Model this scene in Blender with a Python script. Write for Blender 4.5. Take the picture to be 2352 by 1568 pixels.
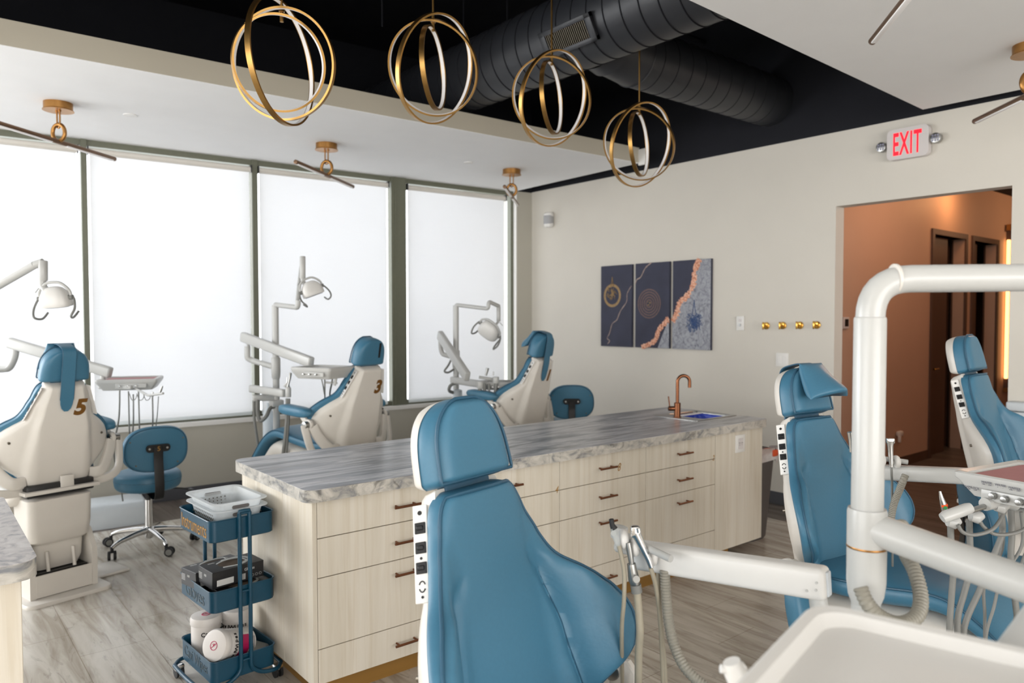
import bpy, bmesh, math, random
from mathutils import Vector, Matrix
from math import sin, cos, pi, sqrt, radians as rad
random.seed(7)
for o in list(bpy.data.objects): bpy.data.objects.remove(o)
S = bpy.context.scene
COL = S.collection
# ------------------------------------------------------------------ camera
FPX = 1707.7; YAW = .8848; PITCH = -.0333; ROLL = -.0009; CH = 1.60
_F = Vector((cos(YAW)*cos(PITCH), sin(YAW)*cos(PITCH), sin(PITCH)))
_R = Vector((sin(YAW), -cos(YAW), 0)); _U = _R.cross(_F)
_R2 = cos(ROLL)*_R+sin(ROLL)*_U; _U2 = -sin(ROLL)*_R+cos(ROLL)*_U
cd = bpy.data.cameras.new('camera'); cam = bpy.data.objects.new('camera', cd); COL.objects.link(cam)
cam.matrix_world = Matrix(((_R2.x, _U2.x, -_F.x, 0), (_R2.y, _U2.y, -_F.y, 0), (_R2.z, _U2.z, -_F.z, CH), (0, 0, 0, 1)))
cd.sensor_width = 36; cd.lens = FPX/2352*36; cd.clip_start = .05; cd.clip_end = 60
cd.dof.use_dof = True; cd.dof.focus_distance = 2.3; cd.dof.aperture_fstop = 3.6
S.camera = cam
# ------------------------------------------------------------------ light
W = bpy.data.worlds.new('sky'); S.world = W; W.use_nodes = True
bg = W.node_tree.nodes['Background']; bg.inputs[0].default_value = (.93, .96, 1, 1); bg.inputs[1].default_value = 4.0
def area(name, loc, direction, sx, sy, power, color):
    l = bpy.data.lights.new(name, 'AREA'); l.shape = 'RECTANGLE'; l.size = sx; l.size_y = sy; l.energy = power; l.color = color
    o = bpy.data.objects.new(name, l); COL.objects.link(o); o.location = loc
    o.rotation_euler = Vector(direction).to_track_quat('-Z', 'Y').to_euler(); return o
area('daylight_rear_window', (-.8, -7.3, 1.7), (.05, 1, 0), 8, 2.6, 570, (1, .99, .985))
area('daylight_side_window', (-5.8, 2.0, 1.7), (1, .1, 0), 7, 2.6, 320, (.98, .99, 1))
area('fill_bare_window', (-3.3, 7.35, 1.85), (.55, -1, -.12), 4.8, 2.3, 350, (.96, .98, 1))  # added fill lamp outside the unseen bare window, brightens the left side
S.view_settings.view_transform = 'Standard'; S.view_settings.look = 'None'
S.view_settings.exposure = -.14; S.view_settings.gamma = 1; S.view_settings.use_curve_mapping = False

# ------------------------------------------------------------------ pixel helpers (photo is 2352 x 1568)
def ray(x, y): return _F+(x-1176)/FPX*_R2-(y-784)/FPX*_U2
def at(x, y, f):
    d = ray(x, y); h = Vector((cos(YAW), sin(YAW), 0)); return Vector((0, 0, CH))+d*(f/d.dot(h))
def onz(x, y, z):
    d = ray(x, y); return Vector((0, 0, CH))+d*((z-CH)/d.z)
def onx(x, y, X):
    d = ray(x, y); return Vector((0, 0, CH))+d*(X/d.x)
def ony(x, y, Y):
    d = ray(x, y); return Vector((0, 0, CH))+d*(Y/d.y)
# ------------------------------------------------------------------ materials
def lin(c): return tuple(((v/255)/12.92 if v/255 <= .04045 else ((v/255+.055)/1.055)**2.4) for v in c)+(1,)
def base(name):
    m = bpy.data.materials.new(name); m.use_nodes = True; return m, m.node_tree.nodes, m.node_tree.links, m.node_tree.nodes['Principled BSDF']
def mat(name, c, rough=.5, metal=0, var=.04, scale=30, bump=0, spec=.5, coat=0, stretch=None):
    m, n, l, b = base(name); c = lin(c)
    tc = n.new('ShaderNodeTexCoord'); mp = n.new('ShaderNodeMapping'); nz = n.new('ShaderNodeTexNoise'); r = n.new('ShaderNodeValToRGB')
    l.new(tc.outputs['Object'], mp.inputs[0]); l.new(mp.outputs[0], nz.inputs['Vector'])
    if stretch: mp.inputs['Scale'].default_value = stretch
    nz.inputs['Scale'].default_value = scale; nz.inputs['Detail'].default_value = 4
    r.color_ramp.elements[0].position = .3; r.color_ramp.elements[1].position = .7
    r.color_ramp.elements[0].color = tuple(v*(1-var) for v in c[:3])+(1,); r.color_ramp.elements[1].color = tuple(min(1, v*(1+var)) for v in c[:3])+(1,)
    l.new(nz.outputs['Fac'], r.inputs[0]); l.new(r.outputs[0], b.inputs['Base Color'])
    b.inputs['Roughness'].default_value = rough; b.inputs['Metallic'].default_value = metal
    b.inputs['Specular IOR Level'].default_value = spec; b.inputs['Coat Weight'].default_value = coat
    if bump:
        bp = n.new('ShaderNodeBump'); bp.inputs['Strength'].default_value = bump; bp.inputs['Distance'].default_value = .002
        l.new(nz.outputs['Fac'], bp.inputs['Height']); l.new(bp.outputs[0], b.inputs['Normal'])
    return m
def ramp_mat(name, stops, mapscale, scale=1, detail=6, dist=0, rough=.4, second=None, spec=.5, joints=None, bump=0):
    """stretched noise through a colour ramp; second = (stops, mapscale, scale, factor) darker veins; joints = brick grid"""
    m, n, l, b = base(name)
    tc = n.new('ShaderNodeTexCoord')
    def layer(stops, ms, sc, det, dis):
        mp = n.new('ShaderNodeMapping'); mp.inputs['Scale'].default_value = ms; l.new(tc.outputs['Object'], mp.inputs[0])
        nz = n.new('ShaderNodeTexNoise'); nz.inputs['Scale'].default_value = sc; nz.inputs['Detail'].default_value = det; nz.inputs['Distortion'].default_value = dis
        nz.inputs['Roughness'].default_value = .6
        l.new(mp.outputs[0], nz.inputs['Vector']); r = n.new('ShaderNodeValToRGB'); l.new(nz.outputs['Fac'], r.inputs[0])
        while len(r.color_ramp.elements) < len(stops): r.color_ramp.elements.new(.5)
        for e, (p, c) in zip(r.color_ramp.elements, sorted(stops)): e.position = p; e.color = lin(c)
        return r.outputs[0], nz
    out, nz = layer(stops, mapscale, scale, detail, dist)
    if second:
        o2, _ = layer(second[0], second[1], second[2], 8, second[4] if len(second) > 4 else 1.0)
        mx = n.new('ShaderNodeMix'); mx.data_type = 'RGBA'; mx.blend_type = 'MULTIPLY'; mx.inputs[0].default_value = second[3]
        l.new(out, mx.inputs[6]); l.new(o2, mx.inputs[7]); out = mx.outputs[2]
    if joints:
        bw, bh, ms, c2, rot = joints
        mp = n.new('ShaderNodeMapping'); mp.inputs['Rotation'].default_value = (0, 0, rot); l.new(tc.outputs['Object'], mp.inputs[0])
        br = n.new('ShaderNodeTexBrick'); l.new(mp.outputs[0], br.inputs['Vector']); br.inputs['Scale'].default_value = 1
        br.inputs['Brick Width'].default_value = bw; br.inputs['Row Height'].default_value = bh; br.inputs['Mortar Size'].default_value = ms
        br.inputs['Color1'].default_value = (1, 1, 1, 1); br.inputs['Color2'].default_value = (.95, .95, .95, 1); br.inputs['Mortar'].default_value = lin(c2)
        mx = n.new('ShaderNodeMix'); mx.data_type = 'RGBA'; mx.blend_type = 'MULTIPLY'; mx.inputs[0].default_value = 1
        l.new(out, mx.inputs[6]); l.new(br.outputs['Color'], mx.inputs[7]); out = mx.outputs[2]
    l.new(out, b.inputs['Base Color']); b.inputs['Roughness'].default_value = rough; b.inputs['Specular IOR Level'].default_value = spec
    if bump:
        bp = n.new('ShaderNodeBump'); bp.inputs['Strength'].default_value = bump; bp.inputs['Distance'].default_value = .001
        l.new(nz.outputs['Fac'], bp.inputs['Height']); l.new(bp.outputs[0], b.inputs['Normal'])
    return m
def emis(name, c, s):
    m, n, l, b = base(name); b.inputs['Base Color'].default_value = lin(c); b.inputs['Emission Color'].default_value = lin(c); b.inputs['Emission Strength'].default_value = s; return m
M = {}
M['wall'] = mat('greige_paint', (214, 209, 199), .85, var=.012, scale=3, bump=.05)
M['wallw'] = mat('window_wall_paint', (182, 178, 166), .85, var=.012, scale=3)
M['black'] = mat('black_ceiling_paint', (24, 25, 29), .8, var=.15, scale=8, spec=.2)
M['navy'] = mat('charcoal_wall_paint', (33, 34, 39), .85, var=.06, scale=4, spec=.2)
M['white'] = mat('white_ceiling_paint', (240, 240, 240), .9, var=.01, scale=5)
M['fascia'] = mat('beige_fascia_paint', (186, 179, 163), .8, var=.015, scale=3)
M['olive'] = mat('olive_metal_frame', (104, 106, 90), .5, var=.04)
M['trimw'] = mat('white_trim_paint', (232, 230, 226), .5, var=.01)
M['base'] = mat('grey_baseboard', (76, 77, 82), .55, var=.03)
M['tan'] = mat('corridor_paint', (204, 172, 150), .6, var=.02, scale=3)
M['doorw'] = mat('dark_door_wood', (86, 64, 52), .5, var=.1, scale=20, stretch=(6, 6, .4))
M['dark'] = mat('near_black', (14, 14, 15), .45, var=.1)
M['rubber'] = mat('black_rubber', (24, 24, 26), .6, var=.1)
M['shell'] = mat('cream_plastic', (212, 207, 199), .38, var=.012, scale=12)
M['unitw'] = mat('white_enamel', (184, 184, 181), .3, var=.01, scale=10)
M['clearw'] = mat('white_translucent_plastic', (225, 232, 234), .3, var=.02)
M['vinyl'] = mat('blue_vinyl', (62, 112, 138), .42, var=.025, scale=120, bump=.12, spec=.45)
M['vinyld'] = mat('blue_vinyl_piping', (42, 84, 108), .45, var=.03)
M['chrome'] = mat('chrome', (215, 215, 215), .12, 1, var=.03)
M['steel'] = mat('brushed_steel', (170, 170, 168), .32, 1, var=.05)
M['gold'] = mat('brushed_gold', (172, 134, 78), .36, 1, var=.05)
M['bronze'] = mat('antique_brass', (164, 120, 70), .34, 1, var=.06)
M['copper'] = mat('rose_copper', (128, 84, 60), .3, 1, var=.08)
M['brassp'] = mat('polished_brass', (205, 160, 80), .15, 1, var=.04)
M['led'] = emis('white_led_diffuser', (225, 222, 220), .12)
M['teal'] = mat('teal_powder_coat', (7, 66, 90), .38, var=.03)
M['goldtext'] = mat('gold_vinyl_lettering', (172, 128, 62), .45, .3, var=.05)
M['dimtext'] = mat('dark_vinyl_lettering', (60, 74, 82), .5, var=.05)
M['brownnum'] = mat('bronze_number_decal', (122, 82, 30), .4, .3, var=.06)
M['blackp'] = mat('black_plastic', (20, 20, 22), .4, var=.1)
M['boxb'] = mat('black_printed_card', (36, 36, 38), .45, var=.12, scale=25)
M['boxin'] = mat('brown_card_opening', (92, 78, 66), .9, var=.1)
M['ltext'] = mat('light_print', (212, 212, 210), .6, var=.02)
M['greytext'] = mat('grey_print', (110, 110, 118), .6, var=.02)
M['pink'] = mat('magenta_label_print', (190, 22, 92), .5, var=.03)
M['canist'] = mat('white_canister_plastic', (226, 221, 216), .45, var=.01)
M['wood'] = ramp_mat('pale_ash_laminate', [(.3, (209, 200, 183)), (.5, (217, 209, 194)), (.7, (225, 218, 205))], (3.2, 3.2, .22), 3, 6, .8, .45,
                     second=([(.38, (238, 232, 222)), (.5, (255, 255, 255))], (22, 22, .6), 2, .45, .6))
M['kick'] = mat('gold_brown_kick_laminate', (158, 118, 58), .38, .25, var=.06, scale=4, stretch=(.6, .6, 6))
M['marble'] = ramp_mat('grey_streaked_laminate', [(.32, (96, 100, 110)), (.42, (142, 146, 154)), (.5, (196, 196, 198)), (.57, (162, 165, 172)), (.68, (216, 214, 211))], (.6, 4.2, 4.2), 1.5, 10, 1.8, .28,
                       second=([(.38, (118, 120, 126)), (.5, (255, 255, 255))], (.8, 11, 11), 1.5, .75, 1.6))
M['medge'] = ramp_mat('beige_grey_marbled_edge', [(.32, (120, 122, 126)), (.46, (178, 174, 166)), (.6, (204, 199, 190)), (.75, (140, 141, 143))], (1, 1, 1.6), 10, 10, 1.0, .32,
                      second=([(.34, (120, 118, 116)), (.44, (255, 255, 255))], (1, 1, 1.4), 9, .6, 1.2))
M['cmarble'] = ramp_mat('grey_cloud_marble', [(.3, (126, 124, 130)), (.5, (190, 184, 180)), (.7, (206, 202, 198))], (1, 1, 1), 14, 9, 1.8, .32)
M['tile'] = ramp_mat('travertine_vinyl_tile', [(.26, (144, 135, 122)), (.42, (176, 168, 156)), (.55, (196, 190, 180)), (.74, (208, 203, 194))], (8, .9, 1), 1.5, 10, 1.2, .25,
                     second=([(.34, (130, 120, 110)), (.42, (255, 255, 255))], (10, 2.0, 1), 1.5, .3, 2.2), joints=(.61, .305, .0018, (206, 200, 192), pi/2))
M['plank'] = ramp_mat('dark_walnut_plank', [(.3, (70, 62, 58)), (.5, (104, 94, 87)), (.7, (128, 118, 110))], (6, .5, 1), 2.2, 8, .5, .4, joints=(1.2, .15, .0018, (60, 54, 50), pi/2))
M['artnavy'] = mat('navy_canvas_print', (52, 54, 72), .7, var=.12, scale=6)
M['artgold'] = mat('gold_foil_print', (150, 122, 82), .5, .2, var=.2, scale=60)
M['artbrown'] = mat('brown_line_print', (104, 82, 78), .6, var=.2, scale=60)
M['artvein'] = mat('pale_vein_print', (172, 150, 138), .6, var=.1)
M['artblue'] = mat('blue_ink_print', (48, 76, 122), .6, var=.2)
M['artfire'] = ramp_mat('copper_vein_print', [(.3, (120, 66, 48)), (.45, (206, 130, 96)), (.6, (242, 202, 176)), (.75, (150, 84, 60))], (1, 1, 1), 60, 9, 1, .6)
M['artgrey'] = ramp_mat('grey_agate_print', [(.3, (92, 96, 106)), (.5, (150, 152, 160)), (.7, (170, 172, 178))], (1, 1, 1), 16, 9, 2.4, .6)
M['red'] = emis('lit_red_letters', (255, 12, 40), 1.0)
M['signw'] = mat('sign_white_plastic', (214, 208, 206), .5, var=.01)
M['blueliner'] = mat('blue_plastic_liner', (22, 62, 190), .35, var=.15, scale=9)
M['binp'] = mat('grey_bin_plastic', (98, 94, 92), .5, var=.04)
M['bag'] = mat('clear_bag', (205, 198, 196), .25, var=.1, scale=40)
M['bago'] = mat('orange_bag_print', (226, 92, 52), .4, var=.1)
M['pinkmat'] = mat('dusty_pink_tray_mat', (170, 112, 114), .6, var=.03)
M['greyh'] = mat('grey_hose', (120, 120, 116), .45, var=.04)
M['beigeh'] = mat('beige_hose', (158, 150, 132), .45, var=.04)
M['corrh'] = mat('grey_beige_corrugated_hose', (136, 132, 121), .5, var=.04)
M['orange'] = mat('orange_band', (240, 84, 20), .4)
M['green'] = mat('green_dot', (20, 130, 60), .4)
M['barbrown'] = mat('dark_bronze_bar', (120, 94, 74), .4, .8, var=.05)
M['trayw'] = mat('white_tray_plastic', (218, 216, 212), .35, var=.01, scale=10)
M['screw'] = mat('screw_steel', (120, 112, 100), .35, .8)
M['duct'] = mat('dark_grey_duct_paint', (44, 46, 51), .45, var=.05, scale=6)
M['ledwarm'] = emis('warm_light_strip', (255, 190, 120), 3.5)
M['mesh'] = mat('grey_speaker_cloth', (168, 168, 170), .8, var=.06, scale=200)
M['lens'] = mat('clear_lamp_lens', (150, 150, 170), .15, var=.1)
M['putty'] = mat('putty_box_plastic', (196, 202, 206), .45, var=.01)
def shade_mat():
    m, n, l, b = base('roller_shade_fabric'); n.remove(b)
    o = n['Material Output']; t = n.new('ShaderNodeBsdfTranslucent'); d = n.new('ShaderNodeBsdfDiffuse'); mx = n.new('ShaderNodeMixShader')
    tc = n.new('ShaderNodeTexCoord'); mp = n.new('ShaderNodeMapping'); nz = n.new('ShaderNodeTexNoise'); r = n.new('ShaderNodeValToRGB')
    mp.inputs['Scale'].default_value = (3, 3, 160); l.new(tc.outputs['Object'], mp.inputs[0]); l.new(mp.outputs[0], nz.inputs['Vector']); nz.inputs['Scale'].default_value = 2
    l.new(nz.outputs['Fac'], r.inputs[0]); r.color_ramp.elements[0].color = (.80, .81, .83, 1); r.color_ramp.elements[1].color = (.86, .87, .885, 1)
    l.new(r.outputs[0], t.inputs[0]); d.inputs[0].default_value = (.86, .85, .83, 1); mx.inputs[0].default_value = .5
    l.new(d.outputs[0], mx.inputs[2]); l.new(t.outputs[0], mx.inputs[1]); l.new(mx.outputs[0], o.inputs[0]); return m
M['shade'] = shade_mat()
def frost(name, c, alpha):
    m, n, l, b = base(name); b.inputs['Base Color'].default_value = lin(c); b.inputs['Roughness'].default_value = .35
    o = n['Material Output']; t = n.new('ShaderNodeBsdfTranslucent'); t.inputs[0].default_value = lin(c)
    tr = n.new('ShaderNodeBsdfTransparent'); a = n.new('ShaderNodeMixShader'); a.inputs[0].default_value = .4; k = n.new('ShaderNodeMixShader'); k.inputs[0].default_value = alpha
    l.new(b.outputs[0], a.inputs[1]); l.new(t.outputs[0], a.inputs[2]); l.new(tr.outputs[0], k.inputs[1]); l.new(a.outputs[0], k.inputs[2]); l.new(k.outputs[0], o.inputs[0]); return m
M['frost'] = frost('frosted_basket_plastic', (236, 240, 242), .72)
M['bottle'] = frost('milky_bottle_plastic', (232, 238, 242), .85)
M['cleartip'] = frost('clear_acrylic', (220, 222, 220), .55)
def glassm():
    m, n, l, b = base('window_glass'); n.remove(b); o = n['Material Output']
    t = n.new('ShaderNodeBsdfTransparent'); g = n.new('ShaderNodeBsdfGlossy'); g.inputs['Roughness'].default_value = .02; mx = n.new('ShaderNodeMixShader'); mx.inputs[0].default_value = .06
    l.new(t.outputs[0], mx.inputs[1]); l.new(g.outputs[0], mx.inputs[2]); l.new(mx.outputs[0], o.inputs[0]); return m
M['glass'] = glassm()

# ------------------------------------------------------------------ mesh helpers
def nb(): return bmesh.new()
def obj(name, bm, m, parent=None, smooth=True, angle=40, label=None):
    bmesh.ops.recalc_face_normals(bm, faces=bm.faces[:])
    me = bpy.data.meshes.new(name); bm.to_mesh(me); bm.free()
    me.materials.append(M[m] if isinstance(m, str) else m)
    if smooth:
        for p in me.polygons: p.use_smooth = True
        me.set_sharp_from_angle(angle=rad(angle))
    o = bpy.data.objects.new(name, me); COL.objects.link(o)
    if parent: o.parent = parent
    if label: o['label'] = label
    return o
def tag(o, label, cat, group=None, kind=None):
    if label: o['label'] = label
    if cat: o['category'] = cat
    if group: o['group'] = group
    if kind: o['kind'] = kind
    return o
def thing(name, label, cat, loc=(0, 0, 0), rz=0, group=None):
    o = bpy.data.objects.new(name, None); COL.objects.link(o); o.location = loc; o.rotation_euler = (0, 0, rz); o.empty_display_size = .1
    return tag(o, label, cat, group)
def struct(name, bm, m, parent=None, smooth=False):
    o = obj(name, bm, m, parent, smooth)
    if not parent: o['kind'] = 'structure'
    return o
def copy_tree(o, parent=None):
    c = o.copy(); COL.objects.link(c)
    if parent: c.parent = parent
    for ch in list(o.children): copy_tree(ch, c)
    return c
def box(bm, c, s, r=0, seg=2, mx=None):
    """box centred c, full size s, bevel r, optional matrix"""
    t = bmesh.new(); bmesh.ops.create_cube(t, size=1)
    for v in t.verts: v.co = Vector((v.co.x*s[0], v.co.y*s[1], v.co.z*s[2]))
    if r: bmesh.ops.bevel(t, geom=t.edges[:], offset=min(r, min(s)*.49), segments=seg, profile=.5, affect='EDGES')
    T = Matrix.Translation(c)
    if mx is not None: T = mx @ T
    t.transform(T); join(bm, t)
def join(bm, t):
    me = bpy.data.meshes.new('_t'); t.to_mesh(me); t.free(); bm.from_mesh(me); bpy.data.meshes.remove(me)
def bx(bm, x0, x1, y0, y1, z0, z1, r=0, seg=2): box(bm, ((x0+x1)/2, (y0+y1)/2, (z0+z1)/2), (abs(x1-x0), abs(y1-y0), abs(z1-z0)), r, seg)
def loft(bm, loops, cap=True, closed=False):
    L = [[bm.verts.new(p) for p in lp] for lp in loops]; n = len(L[0])
    R = list(zip(L, L[1:]+([L[0]] if closed else [])))
    for a, b in R:
        for i in range(n):
            j = (i+1) % n
            try: bm.faces.new((a[i], a[j], b[j], b[i]))
            except ValueError: pass
    if cap and not closed:
        for k in (L[0], L[-1]):
            c = bm.verts.new(sum((v.co for v in k), Vector())/n)
            for i in range(n):
                try: bm.faces.new((k[i], k[(i+1) % n], c))
                except ValueError: pass
def catmull(pts, n=8):
    P = [Vector(p) for p in pts]; out = []
    for i in range(len(P)-1):
        p0 = P[max(i-1, 0)]; p1 = P[i]; p2 = P[i+1]; p3 = P[min(i+2, len(P)-1)]
        for k in range(n):
            t = k/n; out.append(.5*((2*p1)+(p2-p0)*t+(2*p0-5*p1+4*p2-p3)*t*t+(3*p1-p0-3*p2+p3)*t**3))
    out.append(P[-1]); return out
def tube(bm, pts, r, seg=14, curve=0, cap=True, closed=False, flat=None):
    """sweep a circle (radius r or list) or ellipse flat=(a,b) along pts"""
    P = catmull(pts, curve) if curve else [Vector(p) for p in pts]
    n = len(P); rr = r if isinstance(r, (list, tuple)) else None
    if rr and len(rr) != n:
        rr = [rr[min(int(i*(len(rr)-1)/(n-1)), len(rr)-2)]*(1-((i*(len(rr)-1)/(n-1)) % 1))+rr[min(int(i*(len(rr)-1)/(n-1))+1, len(rr)-1)]*((i*(len(rr)-1)/(n-1)) % 1) if i < n-1 else rr[-1] for i in range(n)]
    def tan(i):
        if closed: return (P[(i+1) % n]-P[i-1]).normalized()
        return (P[min(i+1, n-1)]-P[max(i-1, 0)]).normalized()
    t = tan(0); u = t.orthogonal().normalized()
    if flat and len(flat) > 2: u = (Vector(flat[2])-t*t.dot(Vector(flat[2]))).normalized()
    loops = []
    for i in range(n):
        t2 = tan(i); q = t.rotation_difference(t2); u = (q @ u); u = (u-t2*u.dot(t2)).normalized(); t = t2; v = t.cross(u)
        ra = rr[i] if rr else r
        a, b = (flat[0], flat[1]) if flat else (ra, ra)
        if flat: loops.append([P[i]+u*(a*math.copysign(abs(cos(k*2*pi/seg))**.5, cos(k*2*pi/seg)))+v*(b*math.copysign(abs(sin(k*2*pi/seg))**.5, sin(k*2*pi/seg))) for k in range(seg)])
        else: loops.append([P[i]+u*(a*cos(k*2*pi/seg))+v*(b*sin(k*2*pi/seg)) for k in range(seg)])
    loft(bm, loops, cap and not closed, closed)
def cyl(bm, a, b, r, seg=20, r2=None, bev=0):
    a = Vector(a); b = Vector(b); r2 = r if r2 is None else r2
    if bev:
        d = (b-a).normalized()*bev
        tube(bm, [a, a+d*.3, a+d, b-d, b-d*.3, b], [r-bev, r-bev*.3, r, r2, r2-bev*.3, r2-bev], seg)
    else: tube(bm, [a, b], [r, r2], seg)
def lathe(bm, prof, c=(0, 0, 0), seg=28, mx=None):
    loops = [[Vector((c[0]+r*cos(k*2*pi/seg), c[1]+r*sin(k*2*pi/seg), c[2]+z)) for k in range(seg)] for r, z in prof]
    if mx is not None: loops = [[mx @ p for p in lp] for lp in loops]
    loft(bm, loops)
def prism(bm, outline, d, mx):
    """outline [(x,y)] extruded 0..d along local z, placed by mx"""
    n = len(outline); a = [bm.verts.new(mx @ Vector((x, y, 0))) for x, y in outline]; b = [bm.verts.new(mx @ Vector((x, y, d))) for x, y in outline]
    bm.faces.new(a); bm.faces.new(list(reversed(b)))
    for i in range(n): bm.faces.new((a[i], b[i], b[(i+1) % n], a[(i+1) % n]))
def rrect(w, h, r, seg=6, cx=0, cy=0):
    o = []
    for sx, sy, a0 in ((1, 1, 0), (-1, 1, pi/2), (-1, -1, pi), (1, -1, 3*pi/2)):
        for k in range(seg+1):
            a = a0+k*pi/2/seg; o.append((cx+sx*(w/2-r)+r*cos(a), cy+sy*(h/2-r)+r*sin(a)))
    return o
def frame(o, x, y, z=None):
    """matrix with origin o, local x, y axes (z = x cross y)"""
    x = Vector(x).normalized(); y = Vector(y); y = (y-x*x.dot(y)).normalized(); z = x.cross(y)
    return Matrix(((x.x, y.x, z.x, o[0]), (x.y, y.y, z.y, o[1]), (x.z, y.z, z.z, o[2]), (0, 0, 0, 1)))
def text(name, s, size, mx, m, parent, shear=0, bold=0, depth=.0006, label=None, sx=1, align='CENTER', fitw=0, fith=0):
    cu = bpy.data.curves.new('_txt', 'FONT'); cu.body = s; cu.size = size; cu.shear = shear; cu.offset = bold; cu.extrude = depth
    cu.align_x = align; cu.align_y = 'CENTER'; cu.resolution_u = 6; cu.space_character = 1.12 if name == 'exit_letters' else 1
    o = bpy.data.objects.new('_txt', cu); COL.objects.link(o); bpy.context.view_layer.update()
    me = bpy.data.meshes.new_from_object(o.evaluated_get(bpy.context.evaluated_depsgraph_get())); bpy.data.objects.remove(o)
    sy = 1
    xs_ = [v.co.x for v in me.vertices]; ys_ = [v.co.y for v in me.vertices]
    if fitw: sx = fitw/(max(xs_)-min(xs_))
    if fith: sy = fith/(max(ys_)-min(ys_))
    me.name = name; me.transform(mx @ Matrix.Diagonal((sx, sy, 1, 1)) @ Matrix.Translation((-(max(xs_)+min(xs_))/2, -(max(ys_)+min(ys_))/2, 0))); me.materials.clear(); me.materials.append(M[m])
    ob = bpy.data.objects.new(name, me); COL.objects.link(ob)
    if parent: ob.parent = parent
    if label: ob['label'] = label
    return ob
def quad(bm, pts): bm.faces.new([bm.verts.new(p) for p in pts])

# ------------------------------------------------------------------ the room
XW = 5.744; ZS = 3.05; ZC = 4.3
def wy(x): return 6.80-.056*(x-3)          # room face of the window wall
def wmx():                                  # local x along the window wall (+X), y up, z into the room
    return frame((0, wy(0), 0), (1, -.056, 0), (0, 0, 1))
b = nb(); bx(b, -6, 5.3, -7.5, 6.2, -.05, 0); struct('floor', b, 'tile')
b = nb(); bx(b, 5.3, XW+.12, -7.5, 8, -.05, .0005); bx(b, -6, 5.3, 6.2, 8, -.05, .0005); struct('floor_border', b, 'plank')
b = nb(); bx(b, XW+.12, 15, -1, 8, -.05, .0005); struct('floor_corridor', b, 'plank')
b = nb(); bx(b, -6, 15, -7.5, 8, ZC, ZC+.1); struct('ceiling', b, 'black')
YD0, YD1, ZD = 1.747, 2.959, 2.472
b = nb(); bx(b, XW, XW+.13, YD1, 8, 0, 3.056); bx(b, XW, XW+.13, -7.5, YD0, 0, 3.056); bx(b, XW, XW+.13, YD0, YD1, ZD, 3.056); struct('wall_far', b, 'wall')
b = nb(); bx(b, XW, XW+.13, -7.5, 8, 3.056, ZC); struct('wall_far_upper', b, 'navy')
b = nb(); bx(b, -6, XW, -7.6, -7.5, 0, 3.056); struct('wall_rear', b, 'wall')
b = nb(); bx(b, -6, XW, -7.6, -7.5, 3.056, ZC); struct('wall_rear_upper', b, 'navy')
b = nb(); bx(b, -6.1, -6, -7.5, 8, 0, 3.056); struct('wall_side', b, 'wall')
b = nb(); bx(b, -6.1, -6, -7.5, 8, 3.056, ZC); struct('wall_side_upper', b, 'navy')
b = nb(); bx(b, XW-.012, XW, YD1, wy(XW), 0, .106, .003); bx(b, XW-.012, XW, -7.5, YD0, 0, .106, .003); struct('baseboard_far', b, 'base')
# soffits
def ls(x): return 4.848-.0238*x
b = nb(); lo = [(-6, ls(-6)), (5.42, ls(5.42)), (5.52, wy(5.5)+.15), (-6, wy(-6)+.15)]
prism(b, lo, .004, Matrix.Translation((0, 0, ZS))); struct('ceiling_soffit_window', b, 'white')
b = nb(); prism(b, lo, .14, Matrix.Translation((0, 0, ZS+.004))); struct('ceiling_soffit_window_fascia', b, 'fascia')
lo = [(-6, 1.88), (5.57, 2.25), (5.57, -7.5), (-6, -7.5)]
b = nb(); prism(b, lo, .004, Matrix.Translation((0, 0, ZS))); struct('ceiling_soffit_rear', b, 'white')
b = nb(); prism(b, lo, .14, Matrix.Translation((0, 0, ZS+.004))); struct('ceiling_soffit_rear_fascia', b, 'fascia')
# window wall
WM = wmx()
def wl(px, y=640):     # local x along window wall of an image column
    d = ray(px, y); t = (6.80+.168)/(d.y+.056*d.x); return d.x*t*sqrt(1+.056**2)
zsill = .66
XR = wl(1187)
def wb(b, x0, x1, z0, z1, d0, d1, r=0): box(b, ((x0+x1)/2, (z0+z1)/2, (d0+d1)/2), (x1-x0, z1-z0, d1-d0), r, 2, WM)
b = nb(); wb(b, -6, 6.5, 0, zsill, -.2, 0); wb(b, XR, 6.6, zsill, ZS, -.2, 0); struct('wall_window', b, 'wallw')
b = nb(); wb(b, XR, 6.6, ZS, ZC, -.2, 0); wb(b, -6, XR, ZS+.02, ZC, -.2, 0); struct('wall_window_upper', b, 'navy')
b = nb(); wb(b, -6, 6, 0, .10, 0, .012, .003); struct('baseboard_window', b, 'base')
b = nb(); wb(b, -6, XR, zsill-.028, zsill+.012, -.2, .014, .004); wb(b, XR-.012, XR, zsill, ZS, -.2, .002); struct('trim_1', b, 'trimw')
cols = [(-.75, wl(187)), (wl(207), wl(583)), (wl(597), wl(897)), (wl(938), wl(1166))]
posts = [(wl(192), wl(206)), (wl(584), wl(597)), (wl(903), wl(937))]
b = nb(); wb(b, -6, XR-.012, ZS-.05, ZS, -.12, -.05); wb(b, -6, XR-.012, zsill+.012, zsill+.06, -.12, -.05)
for x0, x1 in posts: wb(b, x0, x1, zsill+.012, ZS, -.12, -.03, .003)
wb(b, posts[2][0]+.035, posts[2][0]+.05, zsill+.012, ZS, -.03, -.022)
wb(b, XR-.05, XR-.012, zsill+.012, ZS, -.12, -.05)
struct('trim_3', b, 'olive')
for i, (x0, x1) in enumerate(cols):
    b = nb(); wb(b, x0-.02, x1+.02, zsill+.05, ZS-.045, -.105, -.099); struct('window_%d' % (i+1), b, 'glass')
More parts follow.
